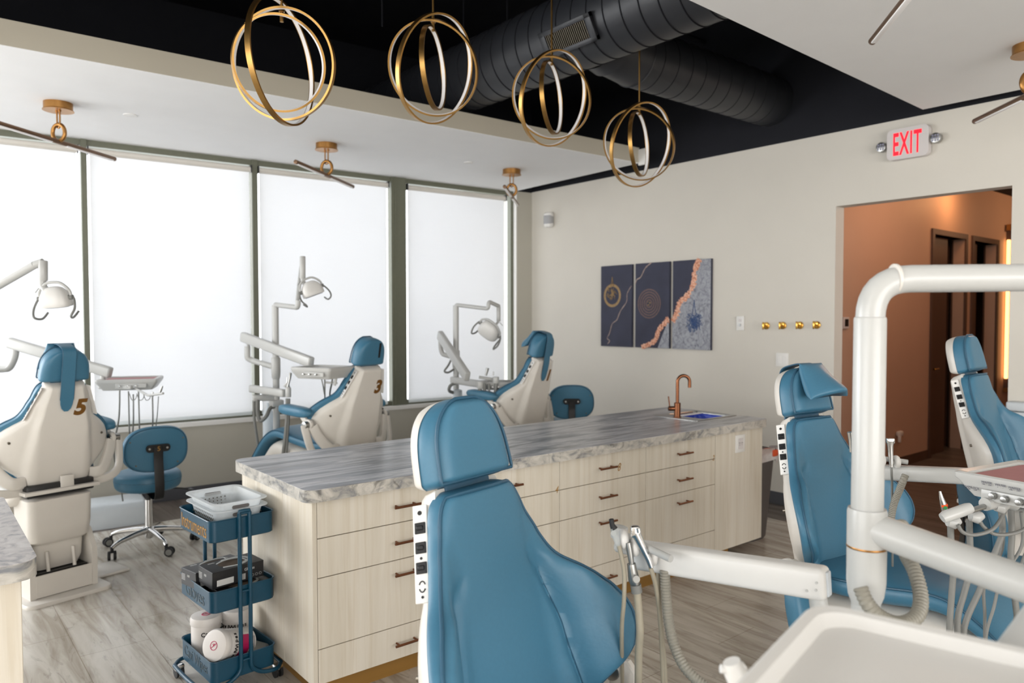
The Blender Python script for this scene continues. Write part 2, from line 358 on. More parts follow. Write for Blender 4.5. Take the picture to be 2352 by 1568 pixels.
b = nb(); wb(b, -5.9, -.85, zsill+.05, ZS-.045, -.105, -.099); struct('window_5', b, 'glass')  # unseen window, left without a shade to let in more sky light
b = nb(); wb(b, -.85, -.76, zsill+.012, ZS, -.12, -.03, .003); struct('trim_2', b, 'olive')
names = ['leftmost window, cut by the photo edge', 'widest window behind chair 5 and the stool', 'window behind chair 3', 'narrow window beside the corner, behind chair 1']
for i, (x0, x1) in enumerate(cols):
    t = thing('roller_shade', 'white translucent roller shade drawn down over the '+names[i], 'window shade', group='white roller shades')
    b = nb(); g = .018
    wb(b, x0+g, x1-g, zsill+.045, ZS-.115, -.046, -.045); obj('shade_fabric', b, 'shade', t, False)
    b = nb(); tube(b, [WM @ Vector((x0+.01, ZS-.092, -.04)), WM @ Vector((x1-.01, ZS-.092, -.04))], .026, 20); obj('roller_tube', b, 'shell', t)
    for q0 in (x0+.002, x1-.008): b = nb(); wb(b, q0, q0+.006, ZS-.122, ZS-.055, -.07, -.005, .001); obj('end_bracket', b, 'rubber', t)
    b = nb(); wb(b, x0+g, x1-g, zsill+.03, zsill+.06, -.052, -.038, .004); obj('hem_bar', b, 'clearw', t)
    b = nb(); tube(b, [WM @ Vector((x1-.012, ZS-.11, -.015)), WM @ Vector((x1-.012, zsill+.5, -.015))], .0025, 6); obj('pull_chain', b, 'trimw', t)
# small white box hung at the soffit end
p = at(1477, 360, 7.05); b = nb(); box(b, p, (.03, .1, .15), .006); tag(obj('junction_box', b, 'trimw'), 'small white box fixed to the far end of the window soffit', 'box')
# corridor behind the doorway
b = nb(); YC = 3.48
dx = [(8.95, 9.85), (10.12, 10.9)]
zd = 2.52
bx(b, XW+.13, dx[0][0], YC, YC+.12, 0, 3.19); bx(b, dx[0][1], dx[1][0], YC, YC+.12, 0, 3.19); bx(b, dx[1][1], 14, YC, YC+.12, 0, 3.19)
for a, c in dx: bx(b, a, c, YC, YC+.12, zd, 3.19)
bx(b, 13.9, 14, .4, YC, 0, 3.19); bx(b, XW+.13, 14, .3, .4, 0, 3.19)
struct('wall_corridor', b, 'tan')
b = nb(); bx(b, XW+.13, 14, .3, 5, 3.19, 3.25); struct('ceiling_corridor', b, 'black')
b = nb(); bx(b, XW+.13, dx[0][0]-.06, YC-.012, YC, 0, .1); bx(b, dx[0][1]+.06, dx[1][0]-.05, YC-.012, YC, 0, .1); struct('baseboard_corridor', b, 'doorw')
for i, (a, c) in enumerate(dx):
    d = nb(); bx(d, a-.06, a, YC-.02, YC+.14, 0, zd+.06); bx(d, c, c+.06, YC-.02, YC+.14, 0, zd+.06); bx(d, a, c, YC-.02, YC+.14, zd, zd+.06)
    o = struct('door_%d' % (i+1), d, 'doorw')
    d = nb(); bx(d, a+.01, a+.56 if i == 0 else a+.3, YC+.06, YC+.1, .005, zd-.01); q = obj('door_panel', d, 'doorw', o, False)
    if i == 0: d = nb(); cyl(d, (a+.09, YC+.06, 1.0), (a+.09, YC-.01, 1.0), .012); cyl(d, (a+.09, YC-.005, 1.0), (a+.2, YC-.005, 1.0), .01); obj('door_handle', d, 'brassp', q)
b = nb(); bx(b, 8.0, 14, YC+.9, YC+1.0, 0, 3.19); bx(b, 8.0, 8.1, YC+.12, YC+.9, 0, 3.19); bx(b, 12, 12.1, YC+.12, YC+.9, 0, 3.19); bx(b, 9.95, 10.02, YC+.12, YC+.9, 0, 3.19); struct('wall_closet', b, 'doorw')
t = thing('light_column', 'glowing warm vertical light strip in a dark frame down the corridor', 'wall light')
lx = 11.2; b = nb(); bx(b, lx, lx+.04, YC-.06, YC-.02, .78, 2.6, .01); obj('light_strip', b, 'ledwarm', t)
b = nb(); bx(b, lx+.05, lx+.35, YC-.05, YC, .65, 2.75); obj('backing_frame', b, 'doorw', t, False)
b = nb(); bx(b, lx-.01, lx+.34, YC-.07, YC-.02, 2.72, 2.8); bx(b, lx-.01, lx+.34, YC-.07, YC-.02, .6, .66); obj('end_cap', b, 'bronze', t, False)
def point(name, loc, e, c, r=.1):
    l = bpy.data.lights.new(name, 'POINT'); l.energy = e; l.color = c; l.shadow_soft_size = r; o = bpy.data.objects.new(name, l); COL.objects.link(o); o.location = loc
point('corridor_downlight', (9.3, 3.15, 2.95), 11, (1, .50, .22), .1)
point('corridor_downlight_near', (7.5, 2.2, 2.9), 50, (1, .60, .40), .12)
point('corridor_downlight_end', (11.3, 2.4, 2.9), 22, (1, .58, .32), .12)

# ------------------------------------------------------------------ ducts
dxx, dzz, dr = 3.5, 3.49, .25
dt = thing('main_duct', 'large dark grey spiral duct crossing the black ceiling', 'duct', (dxx, 0, dzz))
b = nb(); pr = []
y = -3.5
tube(b, [(0, -3.5, 0), (0, 6.4, 0)], dr, 64); obj('duct_tube', b, 'duct', dt)
for k in range(44):
    y0 = .9+k*.135
    c = []
    b = b if k else nb()
    ring = [Vector((dr*1.004*cos(a*2*pi/48), y0+.13*(a/48.0), dr*1.004*sin(a*2*pi/48))) for a in range(49)]
    tube(b, ring, .0045, 6, cap=False)
obj('spiral_seam', b, 'navy', dt)
# register
ga = math.atan2(1.6-dzz, -dxx)                                # outward direction towards the room
gx = Vector((cos(ga), 0, sin(ga))); gt = Vector((0, 1, 0)); gu = gx.cross(gt)
ang = pi-rad(28.5)
gn = Vector((-cos(rad(30)), 0, -sin(rad(30)))); gup = Vector((-sin(rad(30)), 0, cos(rad(30))))
gc = gn*(dr+.012)+Vector((0, 3.44, 0))
gm = frame(gc, (0, -1, 0), gup)
rg = obj('register', (lambda q: (box(q, (0, .07, 0), (.46, .03, .03), .003, 2, gm), box(q, (0, -.07, 0), (.46, .03, .03), .003, 2, gm), box(q, (.205, 0, 0), (.05, .17, .03), .003, 2, gm), box(q, (-.205, 0, 0), (.05, .17, .03), .003, 2, gm), q)[-1])(nb()), 'duct', dt)
b = nb()
for k in range(22): box(b, (-.17+k*.34/21, 0, .002), (.003, .115, .02), 0, 1, gm)
obj('register_blade', b, 'screw', rg, False, label='row of thin metal louvre blades')
b = nb(); box(b, (0, 0, -.008), (.36, .115, .004), 0, 1, gm); obj('register_opening', b, 'dark', rg, False)
br = thing('branch_duct', 'short dark duct branching off the large duct towards the far wall', 'duct', (0, 3.54, 3.42))
b = nb(); tube(b, [(3.72, 0, .06), (3.85, 0, .02), (4.0, 0, 0), (XW, 0, 0)], .205, 56, 0); obj('duct_tube', b, 'duct', br)
b = nb()
for k in range(11):
    x0 = 4.05+k*.155; tube(b, [Vector((x0+.1*a/40, .2055*cos(a*2*pi/40), .2055*sin(a*2*pi/40))) for a in range(41)], .003, 6, cap=False)
obj('spiral_seam', b, 'navy', br)
b = nb(); tube(b, [(3.70, 0, .06), (3.8, 0, .03)], .222, 48); tube(b, [(4.0, .2055*cos(a*pi/20), .2055*sin(a*pi/20)) for a in range(40)], .006, 6, closed=True); obj('collar', b, 'duct', br)
for i, (px, f) in enumerate([(1165, 5.6), (878, 5.2), (1065, 6.0)]):
    a = at(px, 60, f); b = nb(); cyl(b, (a.x, a.y, 3.6), (a.x, a.y, ZC), .006, 8)
    tag(obj('hanger_rod', b, 'navy'), 'thin dark rod hanging from the black ceiling', 'rod', 'dark rods under the black ceiling')
# conduit runs on the ceiling
for i, (Y, z) in enumerate([(4.2, 4.1), (3.7, 4.15)]):
    b = nb(); tube(b, [(-4, Y, z), (5.7, Y, z)], .02, 10); tag(obj('conduit', b, 'black'), 'black pipe running along the black ceiling', 'pipe', 'pipes along the black ceiling')

# ------------------------------------------------------------------ ring pendants
def ring_band(bm, c, n, R, wd, th, lean, inner=False):
    n = Vector(n).normalized(); e1 = Vector((0, 0, 1)); e1 = (e1-n*n.z).normalized(); e2 = n.cross(e1); N = 96
    loops = []
    for k in range(N):
        a = k*2*pi/N; d = e1*cos(a)+e2*sin(a)
        if inner: r0, r1, w = R-th-.001, R-th+.003, wd*.36
        else: r0, r1, w = R-th, R, wd/2
        loops.append([c+d*r0-n*w, c+d*r1-n*w, c+d*r1+n*w, c+d*r0+n*w])
    loft(bm, loops, False, True)
VH = Vector((cos(YAW), sin(YAW), 0)); VR = Vector((sin(YAW), -cos(YAW), 0)); VZ = Vector((0, 0, 1))
def pend(px, f, zc, rings, label):
    P = at(px, 300, f); P.z = 0
    t = thing('ring_pendant', label, 'pendant light', (P.x, P.y, ZC), group='brass ring pendants above the island')
    ztop = zc
    b = nb(); cyl(b, (0, 0, 0), (0, 0, ztop+.02-ZC), .0055, 12); obj('rod', b, 'gold', t)
    b = nb(); cyl(b, (0, 0, 0), (0, 0, -.03), .06, 24); obj('canopy', b, 'gold', t)
    zz = ztop
    vd = Vector((P.x, P.y, 0)).normalized(); vr = Vector((vd.y, -vd.x, 0))
    for i, (D, a, tau, off) in enumerate(rings):
        # a = angle of ring normal from the line of sight, tau = lean; off = image offset (right, down) of the centre
        n = (vd*cos(rad(a))+vr*sin(rad(a))); n = (n*cos(rad(tau))+VZ*sin(rad(tau)))
        c = Vector((0, 0, ztop-ZC))+vr*off[0]-VZ*off[1]
        b = nb(); ring_band(b, c, n, D/2, .024, .009, 0); r_ = obj('ring', b, 'gold', t, angle=30)
        b = nb(); ring_band(b, c, n, D/2, .024, .009, 0, True); obj('led_strip', b, 'led', r_, angle=30)
    b = nb(); cyl(b, (0, 0, ztop-ZC+.02), (0, 0, ztop-ZC-.055), .008, 10); cyl(b, (0, 0, ztop-ZC-.0), (0, 0, ztop-ZC-.012), .013, 12); obj('hub', b, 'gold', t)
u = 3.81/1708/3.485
g2 = [(.535, -49, 18, (20*u, 385*u)), (.475, 22, 30, (-5*u, 380*u)), (.41, -74, -2, (0, 375*u))]
pend(996, 3.81, 3.097, g2, 'ring pendant second from the left, one narrow inner ring seen almost edge-on')
pend(1267, 4.32, 3.097, g2, 'ring pendant second from the right, hanging in front of the duct')
pend(1468, 4.81, 2.945, g2, 'small-looking rightmost ring pendant nearest the far wall')
u = 3.30/1708/3.485
pend(650, 3.30, 2.945, [(.54, -60, -2, (0, 415*u)), (.475, 26, 10, (8*u, 430*u)), (.41, -18, 14, (-20*u, 425*u))], 'ring pendant on the far left, its outer ring turned across the others')

# ------------------------------------------------------------------ bar ceiling lights
def barlight(cx, cy, az, label, L=1.12, half=None):
    t = thing('bar_ceiling_light', label, 'ceiling light', (cx, cy, ZS), rad(az), 'brass bar lights on the soffits')
    b = nb(); lathe(b, [(.0, 0), (.088, 0), (.088, -.045), (.095, -.05), (.095, -.054), (.0, -.054)], seg=36); obj('canopy', b, 'bronze', t, angle=30)
    b = nb()
    hx, hy = cos(rad(65)), sin(rad(65))
    for s in (-1, 1): tube(b, [(s*.019*hx, s*.019*hy, -.05), (s*.019*hx, s*.019*hy, -.15)], .0055, 10); cyl(b, (s*.019*hx, s*.019*hy, -.05), (s*.019*hx, s*.019*hy, -.062), .01, 12)
    tube(b, [(.019*cos(k*pi/10)*hx, .019*cos(k*pi/10)*hy, -.15-.019*sin(k*pi/10)) for k in range(11)], .0055, 10)
    obj('hook_stem', b, 'bronze', t)
    b = nb(); N = 36; tube(b, [(.0, .046*cos(k*2*pi/N), -.20+.056*sin(k*2*pi/N)) for k in range(N)], .013, 12, closed=True); obj('hanging_ring', b, 'bronze', t)
    q = nb(); cyl(q, (-L/2, 0, -.262), (L/2, 0, -.262), .0165, 16, bev=.003); bo = obj('bar', q, 'barbrown', t)
    for s in (-1, 1):
        q = nb(); box(q, (s*(L/4+.02), 0, -.2735), (L/2-.09, .023, .014), .004); obj('led_strip', q, 'led', bo)
barlight(.845, 5.886, 42, 'brass bar light on the window soffit, leftmost, its bar running out of the photo')
barlight(2.78, 5.85, 40, 'middle brass bar light on the window soffit, above the window behind chair 3')
barlight(4.68, 5.72, 44, 'brass bar light on the window soffit nearest the corner')
p = onz(2003, 97, 2.785); barlight(p.x-cos(rad(40))*.56, p.y-sin(rad(40))*.56, 40, 'brass bar light on the rear soffit, its tip at the top edge of the photo')
p = onz(2238, 280, 2.785); barlight(p.x-cos(rad(46))*.56, p.y-sin(rad(46))*.56, 46, 'brass bar light on the rear soffit above the exit sign, cut by the right edge')
for (px, py, lab) in ((299, 264, 'round white detector cover on the soffit beside the leftmost bar light'), (1076, 373, 'round white cover on the soffit left of the bar light by the corner')):
    p = onz(px, py, ZS); b = nb(); lathe(b, [(0, 0), (.045, 0), (.045, -.004), (.0, -.007)], p); tag(obj('detector_cover', b, 'trimw'), lab, 'detector')

# ------------------------------------------------------------------ island
X0, X1, Y0, Y1 = 1.256, 4.484, 2.803, 3.602
ZB = .10; ZT = .91; CT = .052
SKW, SKH = .33, .32; SKX, SKY = 4.305, 3.19
def counter(name, x0, x1, y0, y1, label, mt, me, rr=.05, hole=None):
    t = thing(name, label, 'worktop', ((x0+x1)/2, (y0+y1)/2, ZT-CT)); cx, cy = (x0+x1)/2, (y0+y1)/2; w, h = x1-x0, y1-y0
    def slab(w_, h_, z0, z1):
        b = nb()
        if not hole: prism(b, rrect(w_, h_, rr), z1-z0, Matrix.Translation((0, 0, z0))); return b
        hx, hy = hole[0]-cx, hole[1]-cy
        O = rrect(w_, h_, rr); I = rrect(hole[2], hole[3], .03, cx=hx, cy=hy)
        loft(b, [[Vector((x, y, z)) for x, y in P] for P, z in ((O, z0), (O, z1), (I, z1), (I, z0))], False, True); return b
    obj('edge_band', slab(w, h, 0, CT-.0015), me, t, angle=30); obj('top_surface', slab(w-.001, h-.001, CT-.0015, CT), mt, t, angle=30)
    return t
def handle(bm, c, L=.13):
    cyl(bm, (c[0]-L/2, c[1]-.032, c[2]), (c[0]+L/2, c[1]-.032, c[2]), .0058, 14)
    for s in (-1, 1): cyl(bm, (c[0]+s*L*.34, c[1], c[2]), (c[0]+s*L*.34, c[1]-.032, c[2]), .0045, 10)
xs = []
for px, py in ((1285.6, 1080), (1484, 1030), (1643, 1010)):
    xs.append(ony(px, py, Y0).x)
secs = [(X0+.02, (X0+xs[0])/2), ((X0+xs[0])/2, xs[0]), (xs[0], xs[1]), (xs[1], xs[2])]
# drawer gap heights measured on the near corner
def zat(px, py): return ony(px, py, Y0).z
g1, g2_, g3 = zat(714.5, 1241), zat(718, 1332), zat(721.5, 1496)
slab = ['beside the blue cart', 'half hidden behind the near chair headrest', 'with number 8 on its top drawer', 'with number 2 on its top drawer']
for i, (a, c) in enumerate(secs):
    t = thing('drawer_cabinet', 'pale wood four-drawer island cabinet '+slab[i], 'cabinet', (a, Y0, 0), group='island drawer cabinets')
    w = c-a
    q = nb(); bx(q, 0.0005, w-.0005, .02, Y1-Y0-.001, ZB, ZT-CT-.001); obj('body', q, 'wood', t, False)
    zz = [ZT-CT-.004, g1, g2_, g3, ZB]
    for k in range(4):
        q = nb(); bx(q, .0015, w-.0015, 0, .019, zz[k+1]+.0018, zz[k]-.0018, .001, 1)
        d = obj('drawer', q, 'wood', t, False)
        zc = (zz[k]+zz[k+1])/2
        if k == 2: zc = zz[k]-.07 if False else (zz[k]*.80+zz[k+1]*.20)
        q = nb(); handle(q, (w*.5 if i != 0 else w*.62, 0, zc)); obj('handle', q, 'copper', d)
        if k == 0 and i > 0:
            s_ = {1: '4', 2: '8', 3: '2'}[i]
            px = {1: (1279.5, 1124), 2: (1423, 1072), 3: (1639, 1051)}[i]
            pp = ony(px[0], px[1], Y0-.001); pp.y = Y0-.0008
            if i == 2: pp.y = Y0-.0008
            text('number_decal', s_, .062 if i == 2 else .05, frame((pp.x-a, pp.y-Y0, pp.z), (1, 0, 0), (0, 0, 1)), 'goldtext', d, shear=.3, sx=.8)
# end panels
b = nb(); bx(b, X0, X0+.019, Y0, Y1, ZB, ZT-CT-.001, .001, 1)
seam = (Y0+.19, Y1)
t = thing('end_panel', 'pale wood end panel of the island beside the blue cart', 'cabinet panel', (0, 0, 0)); b.free()
b = nb(); bx(b, X0, X0+.019, Y0+.002, Y0+.30, ZB, ZT-CT-.001); bx(b, X0, X0+.019, Y0+.303, Y1, ZB, ZT-CT-.001); obj('panel', b, 'wood', t, False)
t = thing('sink_cabinet', 'plain pale wood cabinet at the sink end of the island with a socket on it', 'cabinet', (xs[2], Y0, 0))
b = nb(); w = X1-xs[2]; bx(b, .0015, w-.02, 0, .019, ZB, ZT-CT-.002); bx(b, .0, w-.02, .02, .79, ZB, ZT-CT-.001); obj('body', b, 'wood', t, False)
b = nb(); bx(b, w-.018, w, 0, .79, ZB, ZT-CT-.001, .001, 1); obj('side_panel', b, 'wood', t, False)
b = nb(); bx(b, X0+.06, X1-.28, Y0+.07, Y1-.05, 0, ZB); tag(obj('kick_plinth', b, 'kick', None, False), 'golden brown plinth under the island cabinets', 'plinth')
counter('island_worktop', X0-.035, X1+.035, Y0-.03, Y1+.03, 'long grey streaked stone-look worktop of the island with rounded corner', 'marble', 'medge', hole=(SKX, SKY, SKW, SKH))
# socket on the sink cabinet
def plate_x(name, label, cat, c, w, h, fn, nx=(-1, 0, 0)):
    t = thing(name, label, cat, c); mx = frame((0, 0, 0), Vector((0, 0, 1)).cross(Vector(nx)), (0, 0, 1)); fn(t, mx, w, h); return t
def sw_outlet(t, mx, w, h):
    q = nb(); box(q, (0, 0, .003), (w, h, .006), .002, 2, mx); obj('cover_plate', q, 'trimw', t)
    q = nb(); box(q, (0, 0, .007), (w*.48, h*.6, .004), .001, 1, mx); o = obj('socket', q, 'signw', t)
    q = nb()
    for s in (-1, 1):
        box(q, (s*w*.12-.005, h*.0+.005, .0095), (.0018, .009, .001), 0, 1, mx); box(q, (s*w*.12+.005, .005, .0095), (.0018, .009, .001), 0, 1, mx); box(q, (s*w*.12, -.008, .0095), (.004, .004, .001), 0, 1, mx)
    obj('slot', q, 'dark', o, False)
p = ony(1699, 1018, Y0); plate_x('wall_socket', 'white electrical socket plate on the wooden sink cabinet', 'socket', (p.x, Y0, p.z), .105, .115, sw_outlet, (0, -1, 0))
# sink
t = thing('sink', 'steel inset sink near the far end of the island worktop', 'sink', (SKX, SKY, ZT))
w, h = SKW, SKH
b = nb(); loft(b, [[Vector((x, y, z)) for x, y in rrect(w1, h1, .03, cx=c_)] for w1, h1, z, c_ in ((.48, .38, .0005, -.045), (.48, .38, .003, -.045), (w-.01, h-.01, .003, 0), (w-.02, h-.02, -.005, 0), (w-.03, h-.03, -.17, 0), (w-.10, h-.10, -.18, 0), (.07, .07, -.182, 0))], False); obj('basin', b, 'steel', t)
b = nb(); cyl(b, (0, 0, -.18), (0, 0, -.176), .04, 24); obj('drain', b, 'chrome', t)
b = nb(); loft(b, [[Vector((x, y, z)) for x, y in rrect(w1, h1, .03)] for w1, h1, z in ((.06, .05, -.165), (w-.12, h-.12, -.165), (w-.06, h-.06, -.015), (w-.04, h-.04, -.012), (w-.045, h-.045, -.009), (w-.07, h-.07, -.017), (w-.13, h-.13, -.155), (.06, .05, -.158))], False)
tag(obj('plastic_tub', b, 'blueliner'), 'bright blue plastic tub sitting in the steel sink', 'tub').location = t.location
b = nb(); bx(b, -.10, .19, h/2-.075, h/2-.05, -.012, -.004, .003); o = tag(obj('paper_strip', b, 'trimw'), 'white strip lying on the rear rim of the blue tub', 'paper'); o.location = t.location
# faucet
p = onz(1569, 957, ZT); fx, fy = 4.02, 3.17
p = onz(1569, 957, ZT); fx, fy = 4.085, 3.205
t = thing('faucet', 'copper gooseneck faucet standing at the island sink', 'faucet', (fx, fy, ZT))
b = nb(); lathe(b, [(0, 0), (.028, 0), (.028, .006), (.022, .008), (.022, .10), (.018, .103), (0, .103)]); obj('body', b, 'copper', t)
b = nb(); rd = Vector((cos(rad(-38)), sin(rad(-38)), 0))*.0415
tube(b, [Vector((0, 0, .09)), Vector((0, 0, .245))]+[rd*(1-cos(k*pi/14))+Vector((0, 0, .245+.0415*sin(k*pi/14))) for k in range(1, 15)]+[rd*2+Vector((0, 0, .205))], .0115, 16); obj('spout', b, 'copper', t)
hd = Vector((-cos(rad(-38)), -sin(rad(-38)), 0)); b = nb(); cyl(b, hd*.015+Vector((0, 0, .062)), hd*.062+Vector((0, 0, .062)), .016, 18, bev=.002); cyl(b, hd*.052+Vector((0, 0, .07)), hd*.062+Vector((0, 0, .145)), .0045, 10); obj('lever', b, 'copper', t)
# second counter at the left edge
t = counter('side_worktop', -2.2, .285, 2.47, 3.47, 'grey marbled worktop corner at the left edge of the photo', 'cmarble', 'medge', .06)
t = thing('side_cabinet', 'pale wood cabinet under the marbled worktop at the left edge', 'cabinet')
b = nb(); bx(b, -2.15, .245, 2.51, 3.43, .1, ZT-CT-.001, .002, 1); obj('body', b, 'wood', t, False)
b = nb(); bx(b, -2.1, .2, 2.56, 3.38, 0, .1); obj('plinth', b, 'kick', t, False)

# ------------------------------------------------------------------ things on the far wall
def pw(px, py): return onx(px, py, XW)
nx = (-1, 0, 0)
WX = frame((0, 0, 0), (0, -1, 0), (0, 0, 1))          # local x = image right along far wall, y up, z into the room
import itertools
def canvas(px0, px1, py0, py1, label, fn):
    a = pw(px0, py0); c = pw(px1, py1); cy = (a.y+c.y)/2; w = abs(a.y-c.y)
    z1 = (pw(px0, py0).z+c.z)/2 if False else None
    zt = a.z; zb = c.z
    t = thing('canvas_print', label, 'wall art', (XW, cy, 1.5), group='three canvas prints')
    h = zt-zb; zc = (zt+zb)/2-1.5
    q = nb(); box(q, (0, zc, .015), (w, h, .03), .002, 1, WX); obj('canvas', q, 'artnavy' , t, False)
    fn(t, w, h, zc); return t
def poly(t, name, pts, m, d=.031, th=.0006):
    q = nb(); prism(q, pts, th, WX @ Matrix.Translation((0, 0, d))); return obj(name, q, m, t, False)
def vein(t, name, pts, wd, m, d=.031):
    P = catmull([(x, y, 0) for x, y in pts], 14 if wd > .02 else 5); L = []; R = []
    for i, p in enumerate(P):
        tn = (P[min(i+1, len(P)-1)]-P[max(i-1, 0)]).normalized(); nn = Vector((-tn.y, tn.x, 0)); ww = wd*((.35+1.4*random.random()) if wd > .02 else (.6+.8*random.random()))/2
        
        L.append(p+nn*ww); R.append(p-nn*ww)
    q = nb(); A = [q.verts.new(WX @ Vector((p.x, p.y, d))) for p in L]; B = [q.verts.new(WX @ Vector((p.x, p.y, d))) for p in R]
    for i in range(len(A)-1): q.faces.new((A[i], A[i+1], B[i+1], B[i]))
    return obj(name, q, m, t, False)
def script_mark(t, name, cx, cy, r, m, n, drop):
    """generic swirl-and-drop medallion made of thin strokes"""
    q = nb(); rnd = random.Random(n)
    def st(pts, wd=.004): tube(q, [WX @ Vector((x, y, .0325)) for x, y in pts], wd/2, 5, curve=4)
    if drop: st([(cx, cy+r*2.05), (cx-.006, cy+r*1.5), (cx-.02, cy+r*.8)], .006); st([(cx, cy+r*2.05), (cx+.008, cy+r*1.4), (cx+.022, cy+r*.8)], .006)
    for k in range(n):
        a = rnd.uniform(0, 2*pi); rr = r*rnd.uniform(.1, .8); x, y = cx+rr*cos(a), cy+rr*sin(a); d = r*.35
        st([(x, y), (x+d*rnd.uniform(-1, 1), y+d*rnd.uniform(-1, 1)), (x+d*rnd.uniform(-1, 1), y+d*rnd.uniform(-1, 1)), (x+d*rnd.uniform(-.5, .5), y+d*rnd.uniform(-.5, 1.2))])
    return obj(name, q, m, t)
def ringmark(t, name, cx, cy, r0, r1, m, d=.031):
    q = nb(); N = 48; a = [q.verts.new(WX @ Vector((cx+r0*cos(k*2*pi/N), cy+r0*sin(k*2*pi/N), d))) for k in range(N)]; c = [q.verts.new(WX @ Vector((cx+r1*cos(k*2*pi/N), cy+r1*sin(k*2*pi/N), d))) for k in range(N)]
    for k in range(N): q.faces.new((a[k], a[(k+1) % N], c[(k+1) % N], c[k]))
    return obj(name, q, m, t, False)
def art1(t, w, h, zc):
    ringmark(t, 'gold_ring', -w*.12, zc+h*.13, w*.215, w*.28, 'artgold'); script_mark(t, 'gold_script', -w*.12, zc+h*.15, w*.20, 'artgold', 26, True)
    vein(t, 'pale_vein', [(w*.49, zc+h*.24), (w*.36, zc+h*.15), (w*.34, zc+h*.05), (w*.15, zc-h*.06), (w*.03, zc-h*.17), (-w*.12, zc-h*.22), (-w*.2, zc-h*.33), (-w*.28, zc-h*.4), (-w*.2, zc-h*.43), (-w*.27, zc-h*.47)], .008, 'artvein')
def art2(t, w, h, zc):
    for r in (.33, .27, .21, .15, .09): ringmark(t, 'brown_ring', -w*.08, zc+h*.02, w*(r-.02), w*(r+.012), 'artbrown')
    script_mark(t, 'small_script', -w*.08, zc+h*.02, w*.07, 'artgold', 6, False)
    vein(t, 'pale_vein', [(-w*.02, zc+h*.5), (-w*.2, zc+h*.44), (-w*.33, zc+h*.34), (-w*.45, zc+h*.31), (-w*.5, zc+h*.26)], .009, 'artvein')
    poly(t, 'agate_corner', [(w*.5, zc-h*.16), (w*.5, zc-h*.5), (w*.18, zc-h*.5), (w*.3, zc-h*.36)], 'artgrey', .0309)
    for k in range(3): vein(t, 'copper_vein', [(w*.49, zc-h*.15-k*.01), (w*.36, zc-h*.2-k*.01), (w*.2, zc-h*.3), (w*.12, zc-h*.4), (-w*.05, zc-h*.455), (-w*.3, zc-h*.497)], .035, 'artfire', .0312+k*.0002)
def art3(t, w, h, zc):
    poly(t, 'agate_field', [(w*.22, zc+h*.5), (w*.5, zc+h*.5), (w*.5, zc-h*.5), (-w*.5, zc-h*.5), (-w*.5, zc-h*.16), (-w*.22, zc+h*.04), (w*.02, zc+h*.22)], 'artgrey', .0309)
    for k in range(3): vein(t, 'copper_vein', [(w*.22, zc+h*.5), (w*.1, zc+h*.38), (w*.06, zc+h*.22), (-w*.14, zc+h*.08), (-w*.3, zc+h*.02), (-w*.38, zc-h*.1), (-w*.49, zc-h*.19)], .045, 'artfire', .0312+k*.0002)
    script_mark(t, 'blue_script', w*.08, zc-h*.2, w*.24, 'artblue', 70, True)
canvas(1385, 1455, 612, 797, 'narrow navy canvas print with a gold medallion, left of three', art1)
canvas(1464, 1541, 606, 800, 'navy canvas print with a brown ringed disc, middle of three', art2)
canvas(1550, 1636, 600, 804, 'canvas print with copper vein and grey agate, right of three', art3)
# wall speaker
p = pw(1266, 506); t = thing('wall_speaker', 'small white and grey speaker mounted high near the corner', 'speaker', (XW, p.y, p.z))
b = nb(); box(b, (0, 0, .05), (.10, .172, .09), .03, 4, frame((0, 0, 0), (.25, -1, 0), (0, 0, 1))); obj('body', b, 'trimw', t)
b = nb(); box(b, (0, 0, .054), (.103, .125, .092), .03, 4, frame((0, 0, 0), (.25, -1, 0), (0, 0, 1))); obj('grille', b, 'mesh', t)
b = nb(); box(b, (.01, 0, .005), (.06, .12, .03), .005, 2, WX); obj('bracket', b, 'blackp', t)
# switches
def rocker2(t, mx, w, h):
    q = nb(); box(q, (0, 0, .003), (w, h, .006), .002, 2, mx); obj('cover_plate', q, 'trimw', t)
    for s in (-1, 1):
        q = nb(); box(q, (s*w*.2, 0, .007), (w*.26, h*.56, .005), .001, 1, mx); obj('rocker', q, 'trimw', t)
def therm(t, mx, w, h):
    q = nb(); box(q, (0, 0, .008), (w, h, .016), .003, 2, mx); obj('cover_plate', q, 'trimw', t)
    q = nb(); cyl(q, mx @ Vector((0, -h*.13, .016)), mx @ Vector((0, -h*.13, .024)), .012, 16); obj('knob', q, 'steel', t)
    q = nb(); box(q, (0, h*.2, .0165), (w*.4, h*.2, .002), .0, 1, mx); obj('display', q, 'signw', t)
p = pw(1702, 742); plate_x('wall_control', 'white wall control plate between the canvas prints and brass hooks', 'wall control', (XW, p.y, p.z), .075, .125, therm)
p = pw(1797, 826); plate_x('light_switch', 'white double rocker light switch below the brass hooks', 'light switch', (XW, p.y, p.z), .115, .115, rocker2)
for i, px in enumerate((1761, 1799, 1838, 1877)):
    p = pw(px, 748-i*.6); t = thing('wall_hook', ['leftmost', 'second from left', 'third from left', 'rightmost'][i]+' of the four brass wall hooks', 'wall hook', (XW, p.y, p.z), group='brass wall hooks'); t.scale = (1.2, 1.2, 1.2)
    b = nb(); cyl(b, (0, 0, 0), (-.008, 0, 0), .026, 28, bev=.002); obj('base_disc', b, 'brassp', t)
    b = nb(); cyl(b, (-.008, 0, 0), (-.045, 0, 0), .006, 16); obj('stem', b, 'brassp', t)
    b = nb(); cyl(b, (-.046, 0, -.026), (-.046, 0, .026), .007, 16, bev=.002); obj('cross_bar', b, 'brassp', t)
